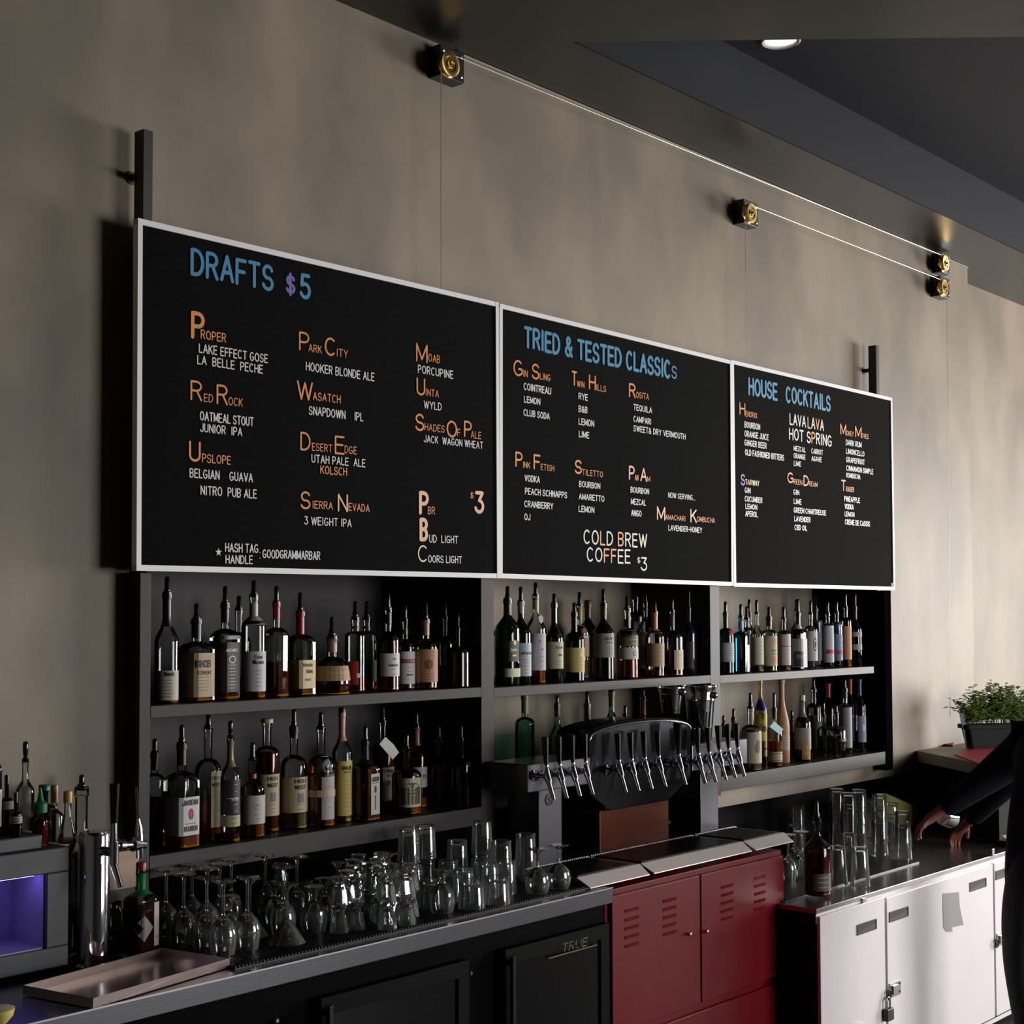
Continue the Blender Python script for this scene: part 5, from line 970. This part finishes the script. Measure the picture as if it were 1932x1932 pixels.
def free(kind, x, y): return all((x - a[1]) ** 2 + (y - a[2]) ** 2 > (GM[kind][2] + GM[a[0]][2] + .0015) ** 2 for a in spots)
def try_add(kind, x, y, z, tier=''):
    if tier or free(kind, x, y): spots.append((kind, x, y, z, tier)); return True
    return False
def pxs(kind, L):
    for px, py in L:
        p = at(px, py, 2, GZ); try_add(kind, p.x, p.y, GZ)
GZ = CZ + .0072
pxs('rocks', [(890, 1712), (938, 1704), (814, 1711), (850, 1694), (768, 1706)])
pxs('snifter', [(1054, 1675), (1014, 1684)])
pxs('pint', [(977, 1679), (946, 1676), (992, 1660), (914, 1680)])
pxs('martini', [(471, 1765), (541, 1778)])
pxs('facet', [(731, 1752), (768, 1743), (700, 1753), (671, 1752), (714, 1734), (745, 1732), (685, 1737), (655, 1744), (640, 1758), (775, 1728)])
pxs('stem', [(313, 1772), (346, 1783), (390, 1770), (362, 1760), (436, 1748), (408, 1745), (480, 1742), (330, 1757), (452, 1735), (374, 1745)])
pxs('tulip', [(592, 1757), (432, 1779), (516, 1748), (565, 1745), (612, 1740)])
n1 = len(spots)
rd = random.Random(11)
for yy, st in ((-.36, .08), (-.285, .085), (-.21, .083), (-.135, .085), (-.06, .084), (.006, .08)):
    x = .10
    while x < 1.40:
        xx = x + random.uniform(-.008, .008); y2 = yy + random.uniform(-.008, .008)
        if xx < .52: k = 'stem'
        elif xx < .98: k = random.choice(['tulip', 'facet', 'tumbler', 'facet', 'snifter']) if yy < -.05 else random.choice(['tulip', 'snifter', 'tumbler'])
        else: k = random.choice(['pint', 'rocks', 'tumbler', 'pint'])
        if yy < -.35 and not .56 < xx < 1.1: x += .05; continue
        if xx > 1.36 and yy > -.1: break
        if yy > -.03 and k == 'stem': k = 'tulip'
        if at(1156, 1672, 1, FYC).x - xx > .09 and xx + .06 < RX0 - .1 or yy > 9:
            if try_add(k, xx, y2, GZ) and k in ('tumbler', 'rocks') and random.random() < .6 and (k == 'rocks' or xx > 1.0 and y2 > -.15): spots.append((k, xx, y2, GZ + GM[k][1] + .0006, 'upper'))
            elif spots[-1][1] == xx and k == 'facet': spots.append((k, xx, y2, GZ + GM[k][1] + .0006, 'upper'))
        x += GM[k][2] * 2 + .005
for _ in range(5000):
    xx, y2 = rd.uniform(.10, 1.40), rd.uniform(-.36, .0)
    if y2 < -.30 and not .5 < xx < 1.1: continue
    k = rd.choice(['stem', 'stem', 'martini', 'tulip']) if xx < .5 else rd.choice(['tulip', 'facet', 'facet', 'snifter', 'tumbler', 'rocks']) if xx < .98 else rd.choice(['pint', 'rocks', 'tumbler', 'rocks'])
    if xx + .06 < RX0 - .1 and try_add(k, xx, y2, GZ):
        if k == 'facet' or (k == 'rocks' and y2 > -.2): spots.append((k, xx, y2, GZ + GM[k][1] + .0006, 'upper'))
for s_ in [a for a in spots[:n1] if a[0] == 'facet']: spots.append(('facet', s_[1], s_[2], GZ + GM['facet'][1] + .0006, 'upper'))
def emit_glasses(spots, where, grp):
    for kind in GM:
        for tier in ('', 'upper', 'third'):
            L = sorted([a for a in spots if a[0] == kind and a[4] == tier], key=lambda a: (lambda v: v.dot(RT) / v.dot(FW))(Vector(a[1:4]) - CAM))
            for i, a in enumerate(L):
                nm, ds = NAMES[kind]
                o = place(GM[kind][0], nm, None, a[1:4], random.uniform(0, 6))
                w_ = {'': '', 'upper': ' stacked on another', 'third': ' topmost in a stack'}[tier]
                if ds.endswith('glass') and tier: ds = ds
                tag(o, '%s%s, %s from the left %s' % (ds, w_, ordn(i), where), 'glass', grp)
spots = [a for a in spots if a[2] + (.034 if a[0] == 'stem' else GM[a[0]][2]) < .040]
emit_glasses(spots, 'on the ribbed bar mat', 'upturned glasses on the ribbed bar mat')
# right-hand mat on the white lockers
spots = []; GZ = LTZ + .0066
pxs('pint', [(1623, 1671), (1581, 1668), (1704, 1620), (1660, 1611), (1682, 1600), (1600, 1640)])
for a in list(spots):
    n_ = {0: 0, 1: 0, 2: 1, 3: 2, 4: 1, 5: 0}[spots.index(a)]
    for k in range(n_): spots.append(('pint', a[1], a[2], GZ + .062 * (k + 1), ('upper', 'third')[k]))
for px, py, n_ in ((1580, 1596, 2), (1622, 1598, 2), (1602, 1606, 2), (1505, 1606, 1), (1640, 1590, 1)):
    p = at(px, py, 2, GZ)
    if try_add('pint', p.x, p.y, GZ):
        for k in range(n_): spots.append(('pint', p.x, p.y, GZ + .062 * (k + 1), ('upper', 'third')[k]))
pxs('stem', [(1487, 1662), (1500, 1640), (1512, 1655)]); pxs('snifter', [(1486, 1699)])
spots = [a for a in spots if math.hypot(a[1] - 3.0, a[2] + .5) > .0 and not (a[1] < RX1 + GM[a[0]][2] + .008 and a[2] > RY - .08)]
emit_glasses(spots, 'on the locker mat', 'upturned glasses on the white lockers')
mc = mat('maroon_plastic', (96, 22, 28), .35)
for px, py, lab in ((1590, 1570, 'left'), (1632, 1566, 'right')):
    p = at(px, py, 2, GZ); p = Vector((at(px, 1565, 1, .1).x, .1, GZ))
    t = M().lathe([(.0005, .004), (.03, .004), (.04, .16), (.042, .16), (.032, 0), (.0005, 0)], 24, cap=False).obj('plastic_tumbler', mc, None, p, smooth=35)
    tag(t, 'maroon plastic tumbler behind the pint glasses, the %s one of two' % ('nearer left' if lab == 'left' else 'further right'), 'tumbler')
# ================================================================== PLANTER, PAPERS
pp = at(1857, 1409, 2, LZ)
pt = thing('potted_plant', 'leafy green plant in a dark trough on the bar ledge', 'plant', (pp.x - .03, pp.y - .09, LZ + .001), R_(-38))
dk = mat('dark_grey_planter', (42, 45, 46), .7, spec=.2)
s_ = depth(pp) / FPX; hw_ = .20; dp = .055; hh_ = 44 * s_
M().add([(-hw_ * .86, -dp * .8, 0), (hw_ * .86, -dp * .8, 0), (hw_ * .86, dp * .8, 0), (-hw_ * .86, dp * .8, 0), (-hw_, -dp, hh_), (hw_, -dp, hh_), (hw_, dp, hh_), (-hw_, dp, hh_)], [(0, 3, 2, 1), (0, 1, 5, 4), (1, 2, 6, 5), (2, 3, 7, 6), (3, 0, 4, 7), (4, 5, 6, 7)]).obj('trough', dk, pt, bevel=.004)
M().box((-hw_ - .012, -dp - .012, hh_ - .022), (hw_ + .012, dp + .012, hh_ + .003)).obj('trough_rim', dk, pt, bevel=.004)
leafm = mat('herb_leaf', (150, 178, 100), .5, var=.35, vscale=30)
sm = M(); lf = M(); rnd = random.Random(3)
for i in range(150):
    x = rnd.uniform(-hw_ * .92, hw_ * .95); y = rnd.uniform(-dp * .9, dp * .9)
    H_ = (.12 + .09 * math.exp(-((x - .02) / .12) ** 2)) * rnd.uniform(.5, 1.15) * (1.5 if i % 17 == 0 else 1)
    lx, ly = rnd.uniform(-.06, .06) + x * .25, rnd.uniform(-.06, .04)
    pts = [Vector((x + lx * k * k, y + ly * k * k, hh_ + H_ * k)) for k in (0, .25, .5, .75, 1)]
    sm.tube(pts, .0014, 4)
    for k in range(3, 15):
        u = k / 14; j = min(3, int(u * 4)); p_ = pts[j].lerp(pts[j + 1], u * 4 - j)
        a = rnd.uniform(0, 6.28); L = rnd.uniform(.028, .052); d_ = Vector((math.cos(a), math.sin(a), rnd.uniform(-.2, .6))).normalized(); sd = d_.cross(Vector((0, 0, 1))).normalized() * L * .33; up_ = Vector((0, 0, L * .12))
        lf.add([p_, p_ + d_ * L * .5 + sd + up_, p_ + d_ * L, p_ + d_ * L * .5 - sd + up_, p_ + d_ * L * .5 - up_ * .3], [(0, 1, 4), (1, 2, 4), (2, 3, 4), (3, 0, 4)])
q = sm.obj('stems', mat('herb_stem', (70, 84, 46), .6), pt); q['kind'] = 'stuff'
q = lf.obj('foliage', leafm, pt); q['kind'] = 'stuff'
tc1 = at(1812, 1403, 2, LZ + .001)
def slab(name, label, cat, quad, z, th, m):
    v = [at(x, y, 2, z) for x, y in quad]; o = v[0]
    q = M().prism([((p_ - o).x, (p_ - o).y) for p_ in v], 0, th).obj(name, m, None, (o.x, o.y, z)); tag(q, label, cat); return q
rp = mat('red_menu_paper', (186, 52, 74), .5)
slab('menu_card', 'large red menu card lying on the ledge beside the planter', 'menu', [(1802, 1425), (1852, 1444), (1899, 1406), (1872, 1404)], LZ + .0012, .006, rp)
slab('menu_card', 'small red card at the wall end of the ledge', 'menu', [(1748, 1404), (1798, 1409), (1803, 1399), (1765, 1395)], LZ + .0012, .012, rp)
slab('menu_folder', 'black folder under the small red card on the ledge', 'folder', [(1727, 1415), (1795, 1424), (1822, 1411), (1750, 1404)], LZ + .0006, .0004, mat('black_folder', (26, 25, 24), .6)) if False else None
v = [at(x, y, 1, at(1828, 1410, 2, LZ).y - .03) for x, y in ((1823, 1407), (1839, 1405), (1827, 1347), (1811, 1345))]; o_ = v[0].copy(); o_.z = LZ + .001
tgm = mat('grey_card', (120, 126, 132), .5, var=.2, vscale=20)
cdv = [Vector((p_.x - o_.x, 0, max(.0, p_.z - o_.z))) for p_ in v]
q = M().add([p_ for p_ in cdv] + [p_ + Vector((0, .004, 0)) for p_ in cdv], [(0, 1, 2, 3), (7, 6, 5, 4), (0, 4, 5, 1), (1, 5, 6, 2), (2, 6, 7, 3), (3, 7, 4, 0)]).obj('price_card', tgm, None, o_)
tag(q, 'tall grey card leaning in front of the planter', 'card')
# olive board behind the hands, receipt and cord
gb = at(1700, 1520, 2, LTZ + .12)
yb = .0
v = [at(x, y, 1, yb) for x, y in ((1655, 1497), (1672, 1497), (1733, 1524), (1727, 1560), (1690, 1556), (1655, 1540))]; o_ = Vector((v[0].x, yb, min(p_.z for p_ in v)))
q = M().add([p_ - o_ for p_ in v] + [p_ - o_ + Vector((0, .012, 0)) for p_ in v], [tuple(range(6)), tuple(range(6, 12))[::-1]] + [(i, i + 6, (i + 1) % 6 + 6, (i + 1) % 6) for i in range(6)]).obj('cutting_board', mat('olive_board', (128, 128, 70), .5), None, o_)
tag(q, 'olive green board leaning behind the pint glasses', 'board')
p = at(1878, 1594, 2, LTZ); p.y = LY + .06
q = thing('receipt_holder', 'small black card reader with a white slip and grey cord on the lockers', 'card reader', (p.x, p.y, LTZ + .001))
M().box((-.05, -.035, 0), (.05, .035, .03)).obj('reader_body', blackp, q, bevel=.005)
M().add([(-.02, -.01, .032), (.035, -.02, .032), (.045, .015, .05), (-.01, .02, .05), (-.02, -.01, .0335), (.035, -.02, .0335), (.045, .015, .0515), (-.01, .02, .0515)], [(3, 2, 1, 0), (4, 5, 6, 7), (0, 1, 5, 4), (1, 2, 6, 5), (2, 3, 7, 6), (3, 0, 4, 7)]).obj('white_slip', papr((190, 188, 188)), q)
cp = [Vector((.04, -.03, .012)), Vector((.07, -.08, .004)), Vector((.06, LY - p.y - .012, .004)), Vector((.055, LY - p.y - .022, -.05)), Vector((.02, LY - p.y - .024, -.12))]
M().tube(cp, .0022, 6).obj('cord', mat('grey_cord', (110, 106, 108), .5), q, smooth=60)
# ================================================================== BARTENDER
skin = mat('skin', (150, 96, 78), .5, spec=.4); skin.node_tree.nodes['Principled BSDF'].inputs['Subsurface Weight'].default_value = .08
navyc = mat('navy_cotton', (17, 20, 34), .85, spec=.2, bump=.2, bscale=60); pants = mat('black_trousers', (14, 14, 16), .8)
def skinned(name, V, Ed, Rr, m, parent=None, sub=2):
    me = bpy.data.meshes.new(name); me.from_pydata(V, Ed, []); me.materials.append(m)
    o = bpy.data.objects.new(name, me); COL.objects.link(o)
    if parent: o.parent = parent
    s = o.modifiers.new('skin', 'SKIN'); s.use_smooth_shade = True; s.branch_smoothing = .3
    for i, r in enumerate(Rr):
        d_ = me.skin_vertices[0].data[i]; d_.radius = (r, r) if not isinstance(r, tuple) else r; d_.use_root = (i == 0)
    b = o.modifiers.new('sub', 'SUBSURF'); b.levels = sub; b.render_levels = sub
    return o
class Sk:
    def __init__(s): s.V = []; s.E = []; s.R = []
    def chain(s, start, pts):
        k = start
        for p_, r in pts:
            s.V.append(tuple(p_)); s.R.append(r)
            if k is not None: s.E.append((k, len(s.V) - 1))
            k = len(s.V) - 1
        return k
pe = Vector((3.80, -1.18, .84)); ch = Vector((3.98, -1.11, 1.13)); nk = Vector((4.22, -1.05, 1.33)); hd = Vector((4.36, -1.03, 1.45))
fdir = Vector((.45, .89, 0)).normalized(); side = Vector((-.89, .45, 0)).normalized()
shL = at(1950, 1402, 1, -.95); shR = nk - side * .16 + Vector((0, 0, -.08))
wl_ = at(1768, 1536, 1, -.55); wr_ = at(1822, 1556, 1, -.46)
elL = at(1880, 1455, 1, -.78); elR = elL + Vector((.26, .04, -.05))
B_ = Sk(); c_ = B_.chain(None, [(pe, .10), (pe.lerp(ch, .5), .11), (ch, .12), (nk + Vector((0, 0, -.06)), .07), (nk, .052), (hd - Vector((0, 0, .06)) , .06), (hd, .088), (hd + Vector((0, 0, .09)), .075)])
for sh_, el_, wr0 in ((shL, elL, wl_), (shR, elR, wr_)):
    k = B_.chain(2, [(ch.lerp(sh_, .6) + Vector((0, 0, .03)), .07), (sh_, .058), (sh_.lerp(el_, .5), .052), (el_, .045), (el_.lerp(wr0, .5), .042), (wr0, .026)])
    hd_ = (wr0 - el_).normalized(); hs_ = hd_.cross(Vector((0, 0, 1))).normalized(); hu = hs_.cross(hd_)
    pm = wr0 + hd_ * .045; k2 = B_.chain(k, [(pm, .026)])
    for j, (ln, off_) in enumerate(((.07, .030), (.08, .010), (.075, -.010), (.06, -.029))):
        b0 = pm + hd_ * .04 + hs_ * off_
        B_.chain(k2, [(b0, .0115), (b0 + hd_ * ln * .45 - hu * .008 + hs_ * off_ * .12, .0095), (b0 + hd_ * ln * .75 - hu * .028, .0085), (b0 + hd_ * ln * .85 - hu * .046, .0072)])
    B_.chain(k2, [(wr0 + hd_ * .03 + hs_ * .036, .012), (pm + hd_ * .02 + hs_ * .052 - hu * .012, .0105), (pm + hd_ * .045 + hs_ * .056 - hu * .03, .0085)])
for sg in (1, -1):
    hip = pe + side * .09 * sg + Vector((0, 0, -.06)); kn = Vector((hip.x + .0, hip.y + .03, .36)); an = Vector((hip.x + .02, hip.y - .02, FZ + .09))
    B_.chain(0, [(hip, .07), (hip.lerp(kn, .5), .07), (kn, .055), (kn.lerp(an, .4), .055), (an, .036), (an + fdir * .12 - Vector((0, 0, .045)), .032)])
person = skinned('person', B_.V, B_.E, B_.R, skin)
tag(person, 'person in a navy top reaching over the white lockers towards a steel tin', 'person')
T_ = Sk(); T_.chain(None, [(pe + Vector((-.02, 0, -.26)), .15), (pe + Vector((-.01, 0, -.12)), .165), (pe.lerp(ch, .5), .16), (ch, .18), (nk + Vector((0, 0, -.06)), .135), (nk + Vector((0, 0, .0)), .085), (nk + (hd - nk) * .25, .07)])
for sh_, el_, wr0 in ((shL, elL, wl_), (shR, elR, wr_)):
    T_.chain(3, [(ch.lerp(sh_, .6) + Vector((0, 0, .06)), .13), (sh_, .105), (sh_.lerp(el_, .5), .098), (el_, .086), (el_.lerp(wr0, .5), .064), (el_.lerp(wr0, .93), .046)])
skinned('shirt', T_.V, T_.E, T_.R, navyc, person)
P_ = Sk(); P_.chain(None, [(pe + Vector((0, 0, .06)), .14), (pe + Vector((0, 0, -.08)), .15)])
for sg in (1, -1):
    hip = pe + side * .09 * sg + Vector((0, 0, -.06)); kn = Vector((hip.x + .0, hip.y + .03, .36)); an = Vector((hip.x + .02, hip.y - .02, FZ + .09))
    P_.chain(1, [(hip - Vector((0, 0, .04)), .11), (hip.lerp(kn, .5), .095), (kn, .075), (kn.lerp(an, .5), .068), (an + Vector((0, 0, .03)), .058)])
skinned('trousers', P_.V, P_.E, P_.R, pants, person)
for sg in (1, -1):
    hip = pe + side * .09 * sg; a = Vector((hip.x + .02, hip.y - .02, FZ)); mt_ = Matrix.Translation(a) @ Matrix.Rotation(math.atan2(fdir.y, fdir.x), 4, 'Z')
    M().box((-.09, -.045, 0.002), (.17, .045, .075), mt_).obj('shoe', blackp, person, bevel=.025)
# face and hair
hm = Matrix.Translation(hd + Vector((0, 0, .03))) @ Matrix.Rotation(math.atan2(fdir.y, fdir.x), 4, 'Z')
def onhead(m, name, mt2): o = m.obj(name, mt2, person, smooth=60); o.data.transform(hm); return o
hair = M().lathe([(.001, .125), (.05, .118), (.085, .085), (.1, .04), (.1, 0), (.09, -.03)], 24, cap=False); hair.v = [(x - .018, y, z) for x, y, z in hair.v]
onhead(hair, 'hair', mat('dark_hair', (26, 20, 17), .6, bump=.5, bscale=90))
for sy in (-1, 1):
    onhead(M().lathe([(.0005, -.012), (.008, -.009), (.012, 0), (.008, .009), (.0005, .012)], 12, (.082, sy * .032, 0)), 'eye', mat('eye_white', (220, 216, 210), .2))
    onhead(M().lathe([(.0005, -.03), (.012, -.022), (.016, 0), (.012, .022), (.0005, .028)], 10, (0, sy * .092, -.01)), 'ear', skin)
onhead(M().add([(.084, -.006, .012), (.084, .006, .012), (.112, 0, -.03), (.084, -.017, -.036), (.084, .017, -.036)], [(0, 2, 1), (0, 3, 2), (1, 2, 4), (3, 4, 2), (0, 1, 4, 3)]), 'nose', skin)
onhead(M().box((.076, -.024, -.064), (.09, .024, -.053)), 'mouth', mat('lips', (140, 76, 70), .5))
# steel tin in the hands
tc_ = at(1786, 1543, 1, -.50)
hx_ = (at(1812, 1545, 1, -.50) - at(1760, 1541, 1, -.50)).normalized()
tn = thing('shaker_tin', 'steel mixing tin lying in the hands of the bartender', 'tin', tc_)
rot = Vector((0, 0, 1)).rotation_difference(Vector((.75, .1, -.12)).normalized()).to_matrix().to_4x4()
tm = M().lathe([(.0005, -.062), (.036, -.062), (.038, -.058), (.046, .055), (.048, .06), (.045, .058), (.036, -.052), (.0005, -.055)], 30, cap=False)
tm.v = [tuple(rot @ Vector(v_)) for v_ in tm.v]; tm.obj('tin_body', chrome, tn, smooth=35)
